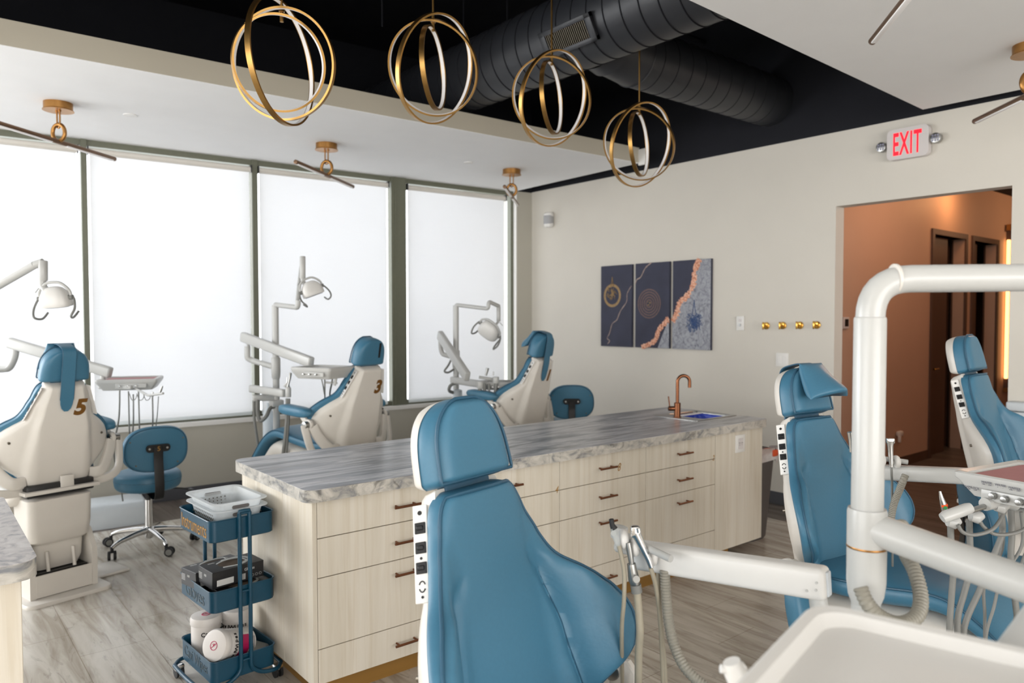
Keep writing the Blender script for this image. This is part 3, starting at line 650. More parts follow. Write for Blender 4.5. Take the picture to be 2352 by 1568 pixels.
# exit sign
p = pw(2092, 330); t = thing('exit_sign', 'white exit sign with lit red letters and two emergency lamps above the doorway', 'exit sign', (XW, p.y, p.z))
a = pw(2045, 330); c = pw(2142, 330); w = abs(a.y-c.y)*.98; h = .222
b = nb(); prism(b, rrect(w, h, .035), .05, WX @ Matrix.Translation((0, 0, .01))); obj('housing', b, 'signw', t, angle=30)
text('exit_letters', 'EXIT', h*.95, WX @ Matrix.Translation((0, 0, .0605)), 'red', t, bold=.004, fitw=w*.68, fith=h*.74, label='lit red letters reading EXIT')
for s in (-1, 1):
    b = nb(); ox = s*(w/2+.045); cyl(b, WX @ Vector((ox, 0, .02)), WX @ Vector((ox, 0, .062)), .036, 28, bev=.004); l_ = obj('lamp_head', b, 'steel', t)
    b = nb()
    for k in range(9): xx, yy = ox+(k % 3-1)*.018, (k//3-1)*.018; cyl(b, WX @ Vector((xx, yy, .06)), WX @ Vector((xx, yy, .066)), .008, 12, .005)
    obj('lens', b, 'lens', l_)
    b = nb(); cyl(b, WX @ Vector((s*w/2*.95, 0, .025)), WX @ Vector((ox, 0, .025)), .014, 14); obj('bracket', b, 'signw', t)
# control on the jamb and dispenser by the doorway
p = at(1940, 741, 6.95); t = thing('wall_keypad', 'small dark framed keypad on the corridor wall just inside the doorway', 'wall control', onx(1941, 741, XW+.16) if False else (6.35, YC, 0))
q = ony(1940, 741, YC); t.location = (q.x, YC, q.z); mm = frame((0, 0, 0), (1, 0, 0), (0, 0, 1))
b = nb(); box(b, (0, 0, .01), (.11, .11, .02), .004, 2, mm); obj('cover_plate', b, 'signw', t); b = nb(); box(b, (0, 0, .021), (.07, .07, .003), .001, 1, mm); obj('screen', b, 'blackp', t)
p = pw(2345, 940); t = thing('paper_holder', 'grey plastic holder on the wall right of the doorway', 'dispenser', (XW, p.y, p.z))
b = nb(); box(b, (0, .025, .05), (.12, .06, .1), .012, 3, WX); obj('cover', b, 'putty', t); b = nb(); box(b, (0, -.035, .045), (.12, .05, .09), .01, 3, WX); obj('tray', b, 'putty', t)

# ------------------------------------------------------------------ waste bin
t = thing('waste_bin', 'tall grey waste bin with a clear bag behind the far end of the island', 'waste bin', (4.71, 3.12, 0))
b = nb(); loft(b, [[Vector((x, y, z)) for x, y in rrect(w_, h_, .05)] for w_, h_, z in ((.20, .30, 0), (.215, .33, .02), (.27, .42, .62), (.285, .435, .62), (.285, .435, .64), (.26, .41, .64), (.2, .3, .05))], True); obj('bin_body', b, 'binp', t, angle=50)
b = nb(); rnd = random.Random(3); L = []
for k, (w_, h_, z) in enumerate(((.29, .44, .56), (.31, .46, .62), (.30, .45, .66), (.26, .40, .65), (.2, .3, .5))):
    L.append([Vector((x+rnd.uniform(-.012, .012), y+rnd.uniform(-.012, .012), z+rnd.uniform(-.018, .018))) for x, y in rrect(w_, h_, .05, 8)])
loft(b, L, False); obj('bin_bag', b, 'bag', t, angle=180)
b = nb(); bx(b, .06, .155, -.228, -.14, .6, .65, .01); obj('bag_print', b, 'bago', t, label='orange printed patch of the bag')

# ------------------------------------------------------------------ chairs
def interp(tab, x):
    if x <= tab[0][0]: return tab[0][1]
    for (a, va), (c, vc) in zip(tab, tab[1:]):
        if x <= c:
            t = (x-a)/(c-a); t = t*t*(3-2*t)*.5+t*.5; return va+(vc-va)*t
    return tab[-1][1]
HWT = [(0, .205), (.03, .228), (.06, .268), (.09, .308), (.12, .334), (.155, .345), (.19, .344), (.225, .334), (.26, .315), (.295, .286), (.325, .256), (.35, .226), (.37, .206), (.40, .189), (.43, .175), (.50, .147), (.575, .119)]
_sm = {}
def hw(v):
    k = round(v, 4)
    if k not in _sm:
        s = 0
        for i in range(-6, 7): s += interp(HWT, min(.575, max(0, v+i*.002)))
        _sm[k] = s/13
    return _sm[k]
def mbox(v): return interp([(0, .185), (.1, .182), (.3, .156), (.42, .131), (.56, .105)], v)
def crease(v): return interp([(0, .212), (.2, .186), (.35, .152), (.4, .135)], v)
def curl(u): return 1.35*max(0, abs(u)-.12)**1.5
def sst(a, c, x): t = min(1, max(0, (x-a)/(c-a))); return t*t*(3-2*t)
NS = 72
def sgrid():
    return [-cos(pi*i/NS) if False else math.copysign(1-(1-abs(-1+2*i/NS))**1.35, -1+2*i/NS) for i in range(NS+1)]
SG = sgrid()
def cush_front(u, v, H=.555):
    """front surface height of the back cushion"""
    s = abs(u)/hw(v); w = .048*(max(0, 1-s**12))**.5
    c = crease(v); amp = .020*sst(.40, .33, v)
    w -= amp*math.exp(-((abs(u)-c)/.015)**2)
    w += .026*sst(.40, .32, v)*math.exp(-((abs(u)-(c+.08))/.055)**2)*sst(0, .03, hw(v)-abs(u))
    w += .010*(1-min(1, abs(u)/.14)**2)
    w -= .006*math.exp(-((abs(u)-c+.02)/.012)**2)*math.exp(-((v-.37)/.03)**2)
    return w+curl(u)
def edge(v, H, re):
    t = 1
    if v < re: t = sqrt(max(0, 1-((re-v)/re)**2))
    if v > H-re: t = min(t, sqrt(max(0, 1-((v-(H-re))/re)**2)))
    return t
def back_cushion():
    b = nb(); H = .575; rows = 96; loops = []
    vs = [H*i/rows for i in range(rows+1)]; vs = [.0, .003, .008]+[v for v in vs if .012 < v < H-.012]+[H-.008, H-.003, H]
    for v in vs:
        e = max(.12, edge(v, H, .018)); h = hw(v)*(1-.05*(1-e))
        if v > H-.045: h *= (1-.24*((v-(H-.045))/.045)**3)
        if v < .03: h *= (1-.08*((.03-v)/.03)**2)
        f = [Vector((h*s, cush_front(hw(v)*s, v)*e if True else 0, v)) for s in SG]
        k = [Vector((h*s, -.004+curl(h*s), v)) for s in reversed(SG[1:-1])]
        loops.append(f+k)
    loft(b, loops); return b                       # local (u, w, v)
def back_piping():
    b = nb(); H = .575; pts = []
    vs = [.012+(H-.024)*i/60 for i in range(61)]
    def pt(s, v):
        h = hw(v)
        if v > H-.045: h *= (1-.24*((v-(H-.045))/.045)**3)
        u = h*s*.972; return Vector((u, cush_front(hw(v)*s*.95, v)-.001, v))
    pts = [pt(1, v) for v in vs]+[pt(s, vs[-1]+.003) for s in (.8, .5, .2, -.2, -.5, -.8)]+[pt(-1, v) for v in reversed(vs)]
    tube(b, pts, .0042, 8, cap=False); return b
def back_shell():
    b = nb(); H = .582; loops = []; rows = 64
    for i in range(rows+1):
        v = -.03+(H+.03)*i/rows; vv = max(0, min(.575, v)); e = edge(v+.03, H+.03, .03); e = max(e, .1)
        hs = max(hw(vv)-.012-.016*sst(.46, .36, vv), mbox(vv)+.002)*(.985+.015*e)
        if v > .56: hs = (mbox(.56)+.004)*(1-.1*((v-.56)/.03)**2)
        f = [Vector((hs*s, .004+curl(hs*s)+.008*sst(.40, .46, vv)*0, v)) for s in SG]
        def bw(u):
            ed = (max(0, 1-(abs(u)/hs)**14))**.5
            d = .042+.026*(1-sst(mbox(vv)-.028, mbox(vv)+.012, abs(u)))
            return -d*ed*e+curl(u)*.9
        k = [Vector((hs*s, bw(hs*s), v)) for s in reversed(SG[1:-1])]
        loops.append(f+k)
    loft(b, loops); return b
def head_hw(v, H=.192):
    t = v/H; base_ = .129-.020*t**1.6
    top = max(0, 1-max(0, (t-.25)/.75)**3.4)**.5
    bot = 1-.10*max(0, (.08-t)/.08)**2
    return base_*top*bot
def head_pad(t0, t1, grow=0, front=True, H=.192):
    b = nb(); loops = []
    for i in range(41):
        x = i/40; v = H*(sin(pi*(x-.5))*.5+.5)*.5+H*x*.5; h = max(.012, head_hw(min(v, H*.9985), H)+grow); e = max(.15, edge(v, H, .022))
        f = [Vector((h*s, t0+(t1-t0)*((1-abs(s)**7)**.5)*e, v)) for s in SG]
        k = [Vector((h*s, t0-.002, v)) for s in reversed(SG[1:-1])]
        loops.append(f+k)
    loft(b, loops); return b
def head_pipe(w, H=.192):
    b = nb(); pts = []
    vs = [.01+(H-.014)*i/40 for i in range(41)]
    R_ = [Vector((head_hw(v)*.95, w, v)) for v in vs]; pts = R_+[Vector((-p.x, p.y, p.z)) for p in reversed(R_)]
    tube(b, pts, .004, 8, closed=True); return b
RHO = rad(14)
def arm_pts(s):
    return [(s*.10, -.04, .60), (s*.22, -.06, .60), (s*.31, -.055, .615), (s*.365, -.03, .66), (s*.385, .0, .74), (s*.385, .02, .80)]
def make_chair(x, y, th, lift, label, creamhead, num=None, slot=False, rho=RHO, sc=1.0, drop=False, pads=True):
    t = thing('dental_chair', label, 'dental chair', (x, y, 0), rad(th-90), 'blue and cream dental chairs'); t.scale = (sc, sc, sc)
    L = Vector((0, 0, lift))
    BM_ = Matrix.Translation(Vector((0, -.03, .655))+L) @ Matrix.Rotation(rho, 4, 'X')
    def bobj(name, b, m, par=t, **k): b.transform(BM_); return obj(name, b, m, par, **k)
    sh = bobj('backrest_shell', back_shell(), 'shell', angle=50)
    cu = bobj('backrest_cushion', back_cushion(), 'vinyl', angle=60)
    bobj('piping', back_piping(), 'vinyld', cu)
    HM = BM_ @ Matrix.Translation((0, .0, .584))
    def hobj(name, b, m, par=t, **k): b.transform(HM); return obj(name, b, m, par, **k)
    for s in (-1, 1):
        b = nb(); tube(b, [Vector((s*crease(v), cush_front(s*crease(v), v)+.0005, v)) for v in [.02+.0085*k for k in range(40)]], [.0022, .0022, .0022, .0020, .0004], 6); bobj('seam', b, 'vinyld', cu)
    hp = hobj('headrest', head_pad(-.01, .062), 'vinyl', angle=60)
    hobj('headrest_piping', head_pipe(.045), 'vinyld', hp)
    if creamhead: hobj('headrest_shell', head_pad(-.008, -.055, .002), 'shell', hp, angle=60)
    else: hobj('headrest_cover', head_pad(-.008, -.05, .002), 'vinyl', hp, angle=60)
    b = nb(); box(b, (0, -.005, -.01), (.15, .03, .05), .004); hobj('headrest_mount', b, 'vinyld', hp)
    if slot:
        b = nb(); prism(b, [(-.008, -.055), (.010, -.055), (.018, .05), (-.002, .05)], .0012, frame((.055, -.0512, .115), (-1, 0, 0), (0, 0, 1))); hobj('slot_mark', b, 'dark', hp, smooth=False)
    # bolts
    for s in (-1, 1):
        b = nb(); cyl(b, (s*.245, -.047+curl(.245)*.9, .235), (s*.245, -.030+curl(.245), .235), .007, 14); bobj('bolt', b, 'screw', sh)
        # control panels
        v0, v1 = .365, .555
        q = Vector((s*(hw(v0)-.016), -.022, v0)); q1 = Vector((s*(hw(v1)-.012), -.022, v1)); d = (q1-q).normalized(); mxp = frame((q+q1)/2+Vector((-s*.001, .004, 0)), (-.42, s*.907, 0), d)
        if s < 0: pass
        b = nb(); box(b, (0, 0, .002), (.033, .205, .006), .001, 1, mxp); cp = bobj('control_panel', b, 'trimw', sh)
        for k, yy in enumerate((.052, .01, -.032)):
            b = nb(); box(b, (0, yy, .006), (.024, .024, .004), .001, 1, mxp); box(b, (0, yy, .0085), (.016, .010, .004), .002, 1, mxp); bobj('rocker_switch', b, 'blackp', cp)
        b = nb()
        for k in range(2): tube(b, [mxp @ Vector((.007*cos(a*pi/8+k*pi), -.07+.011*sin(a*pi/8+k*pi), .0055)) for a in range(1, 8)], .0015, 6)
        bobj('panel_symbol', b, 'dark', cp)
        for y_, r_ in ((.085, .005), (-.012, .003), (-.091, .003)): b = nb(); cyl(b, mxp @ Vector((0, y_, .0048)), mxp @ Vector((0, y_, .0062)), r_, 12); bobj('indicator', b, 'dark', cp)
    if num:
        text('number_decal', num, .125, BM_ @ frame((.076, -.0692, .44), (1, 0, 0), (0, 0, 1)), 'brownnum', sh, shear=.18, bold=.006, label='bronze number '+num)
    # seat and legrest
    prof = [(-.06, .645, .19, .05), (-.03, .655, .215, .075), (.03, .66, .24, .085), (.15, .665, .255, .09), (.32, .69, .26, .09), (.46, .715, .258, .085), (.55, .705, .252, .082), (.64, .655, .245, .08), (.72, .58, .238, .08), (.80, .49, .23, .078), (.87, .40, .222, .075), (.93, .31, .21, .07), (.96, .26, .18, .05)]
    def sect(y_, z_, h, th_, N=28):
        return [Vector((h*math.copysign(abs(cos(a))**.45, cos(a)), y_, z_+th_/2*math.copysign(abs(sin(a))**.6, sin(a))))+L for a in [2*pi*k/N for k in range(N)]]
    def resample(pf):
        P = catmull([(a, c, 0) for a, c, d, e in pf], 4); Q = catmull([(d, e, 0) for a, c, d, e in pf], 4); return [(p.x, p.y, q.x, q.y) for p, q in zip(P, Q)]
    b = nb(); loft(b, [sect(*r) for r in resample(prof)]); sc_ = obj('seat_cushion', b, 'vinyl', t, angle=60)
    b = nb()
    for s in (-1, 1): tube(b, [Vector((s*(d-.004), a, c+e*.30))+L for a, c, d, e in resample(prof)[4:-4]], .004, 6)
    obj('piping', b, 'vinyld', sc_)
    b = nb(); prof2 = [(-.02, .59, .17, .03), (.05, .555, .225, .12), (.3, .56, .25, .17), (.46, .60, .25, .14), (.56, .585, .24, .13), (.63, .53, .232, .12), (.72, .43, .225, .11), (.80, .33, .21, .10), (.86, .25, .19, .05)]
    loft(b, [sect(*r) for r in resample(prof2)]); obj('seat_shell', b, 'shell', t, angle=60)
    # seat-rear mechanism plate and arms
    b = nb(); box(b, Vector((0, -.10, .595))+L, (.40, .10, .020), .004); 
    box(b, Vector((.03, -.12, .635))+L, (.07, .02, .07), .004)
    obj('mounting_plate', b, 'shell', t)
    b = nb(); box(b, Vector((0, -.02, .60))+L, (.36, .20, .07), .01); obj('mechanism', b, 'blackp', t)
    az = -.09 if drop else .03
    for s in (-1, 1):
        hg = Vector((s*.385, .02, .80+az))+L
        ap = [Vector(p)+L for p in arm_pts(s)]; ap = ap[:3]+[Vector((s*.365, -.03, .66))+L, hg-Vector((0, .015, .05)), hg]
        b = nb(); tube(b, ap, .02, 14, curve=6, flat=(.024, .013, (0, 0, 1))); ar = obj('arm', b, 'shell', t)
        b = nb(); cyl(b, hg-Vector((s*.055, 0, 0)), hg+Vector((s*.007, 0, 0)), .026, 22, bev=.003); obj('arm_hinge', b, 'steel', ar)
        pd = Vector((0, .25, -1)).normalized() if drop else Vector((0, 1, .06)).normalized(); pn = Vector((0, -pd.z, pd.y))
        p0 = hg+Vector((-s*.04, .02, -.03)) if drop else Vector((s*.345, .0, .905))+L
        b = nb(); tube(b, [hg-Vector((s*.035, 0, 0)), hg+Vector((-s*.037, .03, .0))+(pn*.02), p0+pd*.10-pn*.015], .016, 10, curve=4, flat=(.012, .02, (1, 0, 0))); cyl(b, hg-Vector((s*.05, 0, 0)), hg-Vector((s*.025, 0, 0)), .038, 24, bev=.006); obj('arm_link', b, 'shell', ar)
        b = nb(); loops = []
        for k in range(13):
            x_ = k/12; e = max(.25, (1-abs(2*x_-1)**4)**.5); c_ = p0+pd*(x_*.32)
            loops.append([c_+Vector((1, 0, 0))*(.047*e*math.copysign(abs(cos(a))**.6, cos(a)))+pn*(.036*e*math.copysign(abs(sin(a))**.6, sin(a))) for a in [2*pi*i/20 for i in range(20)]])
        loft(b, loops)
        if pads: obj('armrest_pad', b, 'vinyl', ar, angle=60)
        else: b.free()
        b = nb(); tube(b, [Vector((s*.17, -.07, .655))+L, Vector((s*.24, -.07, .66))+L, Vector((s*.30, -.03, .72+az*.5))+L, hg-Vector((s*.05, .02, .01))], .02, 14, curve=5, flat=(.034, .016, (0, 0, 1))); obj('shell_wing', b, 'shell', ar)
    # lift casing
    b = nb(); loft(b, [[Vector((x_, y_+oy, z_))+L*k_ for x_, y_ in rrect(w_, d_, r_)] for w_, d_, r_, oy, z_, k_ in ((.29, .18, .05, -.0, .285, 1), (.325, .22, .05, -.0, .305, 1), (.34, .24, .045, .0, .38, 1), (.345, .245, .04, 0, .545, 1), (.33, .23, .03, 0, .55, 1))]); obj('lift_casing', b, 'shell', t, angle=40)
    b = nb(); loft(b, [[Vector((x_, y_+oy, z_)) for x_, y_ in rrect(w_, d_, r_)] for w_, d_, r_, oy, z_ in ((.24, .16, .04, .03, .15), (.27, .20, .04, .03, .2), (.28, .22, .04, .03, .34))]); obj('lower_casing', b, 'shell', t, angle=40)
    b = nb()
    for s in (-1, 1):
        prism(b, [(-.14, .0), (.20, .0), (.20, .26), (.12, .33), (-.06, .33), (-.14, .22)], .03, frame((s*.165-.015, 0, .02), (0, 1, 0), (0, 0, 1)))
    box(b, (0, -.135, .085), (.30, .012, .125), .002); box(b, (0, .19, .14), (.30, .012, .24), .002); obj('pedestal_frame', b, 'shell', t, False)
    b = nb(); box(b, (0, 0, .08), (.28, .2, .13), 0); obj('pedestal_inside', b, 'blackp', t, False)
    for s in (-1, 1): b = nb(); cyl(b, (s*.07, -.1, .15), (s*.07, -.08, .26), .01, 10); obj('lift_rod', b, 'shell', t)
    b = nb(); loft(b, [[Vector((x_, y_+.10, z_)) for x_, y_ in rrect(w_, d_, .05)] for w_, d_, z_ in ((.46, .68, 0), (.46, .68, .012), (.45, .67, .02))]); 
    box(b, (.32, .1, .009), (.22, .24, .018), .008); obj('base_plate', b, 'shell', t, angle=40)
    return t
CH5 = make_chair(.655, 5.04, 104, .02, 'blue and cream dental chair numbered 5, seen from behind at far left', False, '5')
CH3 = make_chair(2.42, 4.76, 106, .05, 'blue and cream dental chair numbered 3, behind the island in front of the window', False, '3', True)
CH1 = make_chair(3.98, 4.71, 102, .055, 'dental chair farthest back near the corner, its number half hidden by a strap', False, '1')
CHA = make_chair(1.03, 1.215, -77, .0, 'blue dental chair large in the foreground in front of the island', True, drop=True, pads=False)
CHB = make_chair(2.80, 1.40, -97, -.02, 'blue dental chair behind the white pole, with a cushion on its headrest', True, drop=True)
CHC = make_chair(4.23, 1.29, -89, .09, 'blue dental chair at the right edge in front of the corridor doorway', True, drop=True)
# ------------------------------------------------------------------ headrest cushions hung by a strap
def pillow(chair, label, front, strap_end, lift, num=0):
    BM_ = Matrix.Translation(Vector((0, -.03, .655+lift))) @ Matrix.Rotation(RHO, 4, 'X')
    t = thing('headrest_cushion', label, 'cushion', chair.location, chair.rotation_euler.z, 'cushions strapped over headrests')
    pts = [(0, .066, .70), (0, .07, .755), (0, .045, .785), (0, .0, .789), (0, -.045, .782), (0, -.063, .75), (0, -.068, .68), (0, -.072, .60), (0, -.078, .54), (0, -.078, strap_end)]
    P = catmull(pts, 5); b = nb(); loops = []
    n = len(P)
    for i, p in enumerate(P):
        tn = (P[min(i+1, n-1)]-P[max(i-1, 0)]).normalized(); nn = Vector((1, 0, 0)).cross(tn); w_ = .034 if i < n-4 else [.034, .031, .024, .010][i-(n-4)]
        loops.append([p+Vector((-w_, 0, 0))-nn*.003, p+Vector((w_, 0, 0))-nn*.003, p+Vector((w_, 0, 0))+nn*.003, p+Vector((-w_, 0, 0))+nn*.003])
    loft(b, loops); b.transform(BM_ @ Matrix.Translation((-.005, 0, 0))); st = obj('strap', b, 'vinyl', t, angle=50)
    b = nb()
    for s in (-1, 1): tube(b, [p+Vector((s*.034, 0, 0)) for p in P[:n-3]], .0032, 6)
    b.transform(BM_ @ Matrix.Translation((-.005, 0, 0))); obj('strap_piping', b, 'vinyld', st)
    # folded cushion at the front: saddle shape flaring outwards at the bottom
    b = nb(); loops = []
    for i in range(25):
        x_ = i/24; v = .782-.135*x_
        hwid = .070+.045*x_**1.1; e = max(.2, (1-abs(2*x_-1)**6)**.5)
        lp = []
        for a in [2*pi*k/40 for k in range(40)]:
            u_ = hwid*math.copysign(abs(cos(a))**.7, cos(a)); 
            drop = -.012*(abs(u_)/hwid)**2*x_; out = .062+.010+front*x_**1.3*(1-.25*(u_/hwid)**2*0)
            lp.append(Vector((u_, out+(.034*e*(.5+.8*x_))*math.copysign(abs(sin(a))**.8, sin(a))+.045*x_*cos(u_/hwid*pi)*.5, v+drop)))
        loops.append(lp)
    loft(b, loops); b.transform(BM_); obj('cushion_body', b, 'vinyl', t, angle=60)
    return t
pillow(CH5, 'blue strap and cushion hung over the headrest of chair 5', .02, .425, .02)
pillow(CH1, 'blue cushion with strap over the headrest of the farthest chair', .07, .40, .055)
pillow(CHB, 'blue folded cushion hanging over the headrest of the chair behind the white pole', .075, .66, -.02)

# ------------------------------------------------------------------ stools
def stool(x, y, rz, lift, label, num=None, ph=0):
    t = thing('operator_stool', label, 'stool', (x, y, 0), rad(rz), 'blue wheeled stools')
    # local: -y is the rear (backrest side)
    b = nb()
    for k in range(5):
        a = rad(90+72*k+18+ph); d = Vector((cos(a), sin(a), 0))
        tube(b, [d*.02+Vector((0, 0, .125)), d*.12+Vector((0, 0, .118)), d*.24+Vector((0, 0, .098)), d*.285+Vector((0, 0, .075))], [.024, .02, .016, .013], 10, curve=4)
    lathe(b, [(0, .07), (.03, .07), (.034, .09), (.036, .14), (.028, .15), (0, .15)]); obj('star_base', b, 'chrome', t)
    for k in range(5):
        a = rad(90+72*k+18+ph); d = Vector((cos(a), sin(a), 0)); e = Vector((-d.y, d.x, 0)); c = d*.285; h_ = (d*.6+e*.8).normalized(); ax = Vector((-h_.y, h_.x, 0)); cc = c+h_*.02+Vector((0, 0, .032))
        b = nb()
        for s in (-1, 1): cyl(b, cc+ax*s*.008, cc+ax*s*.026, .030, 22, bev=.004)
        cyl(b, c+Vector((0, 0, .045)), c+Vector((0, 0, .085)), .011, 10); w_ = obj('caster', b, 'rubber', t)
        b = nb()
        for s in (-1, 1): cyl(b, cc+ax*s*.024, cc+ax*s*.0275, .020, 18)
        obj('caster_hub', b, 'greyh', w_)
    L = lift
    b = nb(); cyl(b, (0, 0, .12), (0, 0, .33+L*.4), .025, 20); obj('gas_column', b, 'chrome', t)
    b = nb(); cyl(b, (0, 0, .32), (0, 0, .40+L), .016, 16); box(b, (0, 0, .392+L), (.16, .18, .014), .003)
    obj('piston', b, 'blackp', t)
    b = nb(); tube(b, [(.05, -.02, .385+L), (.17, -.06, .385+L), (.25, -.08, .37+L)], .006, 8, curve=3); lathe(b, [(0, -.006), (.012, -.006), (.022, 0), (.012, .006), (0, .006)], (.255, -.082, .368+L)); obj('height_lever', b, 'blackp', t)
    b = nb(); prof = [(0, .40), (.16, .40), (.20, .415), (.212, .45), (.212, .485), (.195, .517), (.14, .53), (.0, .528)]
    P = catmull([(r, z+L, 0) for r, z in prof], 4); lathe(b, [(max(0.001, p.x), p.y) for p in P], seg=44); se = obj('seat', b, 'vinyl', t, angle=60)
    b = nb(); tube(b, [(.2115*cos(k*pi/24), .2115*sin(k*pi/24), .470+L) for k in range(48)], .003, 6, closed=True); obj('seat_seam', b, 'vinyld', se)
    # backrest: rounded trapezoid-oval, tilted
    R_ = Matrix.Translation((0, -.235, .705+L)) @ Matrix.Rotation(rad(6), 4, 'X')
    def shape(k, g): 
        a = 2*pi*k/48; n_ = 2.6; x_ = (.205+.018*sin(a)*-1*0+.012*(-sin(a)))*g*math.copysign(abs(cos(a))**(2/n_), cos(a)); z_ = .155*g*math.copysign(abs(sin(a))**(2/n_), sin(a)); return x_, z_
    b = nb(); loops = []
    for g, w_ in ((.86, -.022), (.96, -.02), (1, -.008), (1, .012), (.95, .026), (.8, .034), (.4, .037)):
        loops.append([Vector((shape(k, g)[0], w_+.9*shape(k, g)[0]**2, shape(k, g)[1])) for k in range(48)])
    loft(b, loops); b.transform(R_); ba = obj('backrest', b, 'vinyl', t, angle=50)
    b = nb(); tube(b, [Vector((shape(k, .955)[0], -.021+.9*shape(k, .955)[0]**2, shape(k, .955)[1])) for k in range(48)], .0035, 6, closed=True); b.transform(R_); obj('piping', b, 'vinyld', ba)
    b = nb()
    for sx_, sz_ in ((-.165, .06), (.165, .06), (-.13, -.10), (.13, -.10)): cyl(b, (sx_, -.026+.9*sx_**2, sz_), (sx_, -.018+.9*sx_**2, sz_), .005, 10)
    b.transform(R_); obj('back_screw', b, 'screw', ba)
    b = nb(); prism(b, rrect(.15, .05, .022), .008, R_ @ frame((0, -.024, .012), (1, 0, 0), (0, 0, 1)))
    tube(b, [R_ @ Vector((0, -.034, .02)), R_ @ Vector((0, -.036, -.06)), Vector((0, -.275, .56+L)), Vector((0, -.285, .46+L)), Vector((0, -.265, .38+L)), Vector((0, -.19, .365+L)), Vector((0, -.05, .385+L))], .02, 12, curve=5, flat=(.030, .004, (1, 0, 0))); br_ = obj('back_bracket', b, 'blackp', t)
    for s in (-1, 1): b = nb(); q = R_ @ Vector((s*.055, -.034, .012)); cyl(b, q, q+Vector((0, -.003, 0)), .007, 12); obj('bracket_screw', b, 'steel', br_)
    if num: text('number_decal', num, .045, R_ @ frame((0, -.0415, .012), (1, 0, 0), (0, 0, 1)), 'goldtext', br_)
    return t
stool(1.29, 5.56, 1, .015, 'blue wheeled stool with black back bracket standing beside chair 5', '5', 25)
stool(4.70, 4.92, -38, .14, 'blue wheeled stool half hidden behind the farthest chair')
stool(3.485, .947, 215, .065, 'blue wheeled stool beyond the hanging hoses on the right')

# ------------------------------------------------------------------ dental units
def hose(par, pts, r, m='greyh', curve=6, name='hose', corr=False):
    b = nb(); P = catmull(pts, curve)
    if corr:
        d = [0]
        for a, c in zip(P, P[1:]): d.append(d[-1]+(c-a).length)
        N = int(d[-1]/.0035); Q = []; rr = []
        j = 0
        for k in range(N+1):
            s = d[-1]*k/N
            while j < len(d)-2 and d[j+1] < s: j += 1
            f = (s-d[j])/max(1e-6, d[j+1]-d[j]); Q.append(P[j].lerp(P[j+1], min(1, f))); rr.append(r*(1 if k % 2 else .86))
        tube(b, Q, rr, 12)
    else: tube(b, P, r, 10)
    return obj(name, b, m, par)
def flatbar(b, p, q, h, w):
    p = Vector(p); q = Vector(q); x = (q-p).normalized(); up = Vector((0, 0, 1)); mx = frame((p+q)/2, x, up); box(b, (0, 0, 0), ((q-p).length, h, w), min(h, w)*.25, 3, mx)
def lamp(par, c, face, right, sz=1.0, flip=1):
    """operating light head: c centre, face = direction the light shines"""
    f = Vector(face).normalized(); r = Vector(right); r = (r-f*f.dot(r)).normalized(); mx = frame(c, r, f.cross(r))        # local z = r x (f x r) = f
    b = nb(); loops = []
    for z_, g in ((-.075, .25), (-.068, .5), (-.045, .78), (-.015, .95), (.02, 1), (.035, 1.0), (.04, .95)):
        loops.append([mx @ Vector((.085*sz*g*math.copysign(abs(cos(a))**.7, cos(a)), .06*sz*g*math.copysign(abs(sin(a))**.7, sin(a)), z_*sz)) for a in [2*pi*k/32 for k in range(32)]])
    loft(b, loops); o = obj('lamp_head', b, 'trayw', par, angle=50)
    b = nb(); loft(b, [[mx @ Vector((.075*sz*g*cos(a), .05*sz*g*sin(a), .041*sz+z_)) for a in [2*pi*k/24 for k in range(24)]] for g, z_ in ((1, 0), (.9, .003), (.4, .003))]); obj('lens', b, 'lens', o)
    for s in (-1, 1):
        b = nb(); tube(b, [mx @ Vector((s*.088*sz, 0, -.01*sz)), mx @ Vector((s*.105*sz, .0, 0)), mx @ Vector((s*.118*sz, .03*sz, .05*sz)), mx @ Vector((s*.105*sz, .055*sz, .09*sz)), mx @ Vector((s*.09*sz, .01*sz, .105*sz)), mx @ Vector((s*.09*sz, -.05*sz, .08*sz))], .0062*sz, 10, curve=5); obj('lamp_handle', b, 'greyh', o)
        b = nb(); cyl(b, mx @ Vector((s*.075*sz, 0, -.01)), mx @ Vector((s*.1*sz, 0, -.01)), .014*sz, 14); obj('lamp_pivot', b, 'greyh', o)
    b = nb(); tube(b, [mx @ Vector((s*.09*sz, 0, z_*sz)) for s, z_ in ((-1, -.01), (-.95, -.05), (-.5, -.092), (0, -.10), (.5, -.092), (.95, -.05), (1, -.01))], .008*sz, 10, curve=4); obj('lamp_yoke', b, 'unitw', o)
    return mx @ Vector((0, 0, -.1*sz))
def post(t, base_, ztop, zs, r=.025):
    x, y = base_
    b = nb(); cyl(b, (x, y, 0), (x, y, ztop), r, 28); po = obj('post', b, 'unitw', t)
    b = nb(); lathe(b, [(r, -.06), (r*1.25, -.045), (r*1.35, 0), (r*1.35, .095), (r*1.2, .105), (r, .106)], (x, y, zs-.05), 32); obj('sleeve', b, 'unitw', po)
    b = nb(); lathe(b, [(0, 0), (.12, 0), (.12, .012), (.05, .02), (r*1.4, .03), (r*1.4, .18), (r, .19)], (x, y, 0), 32); obj('floor_flange', b, 'unitw', po)
    return po
def light_arms(t, pts, rr=.017, head=None):
    b = nb(); tube(b, pts[:3], [rr*1.1]*3, 16, curve=0); 
    return obj('light_arm', b, 'unitw', t)
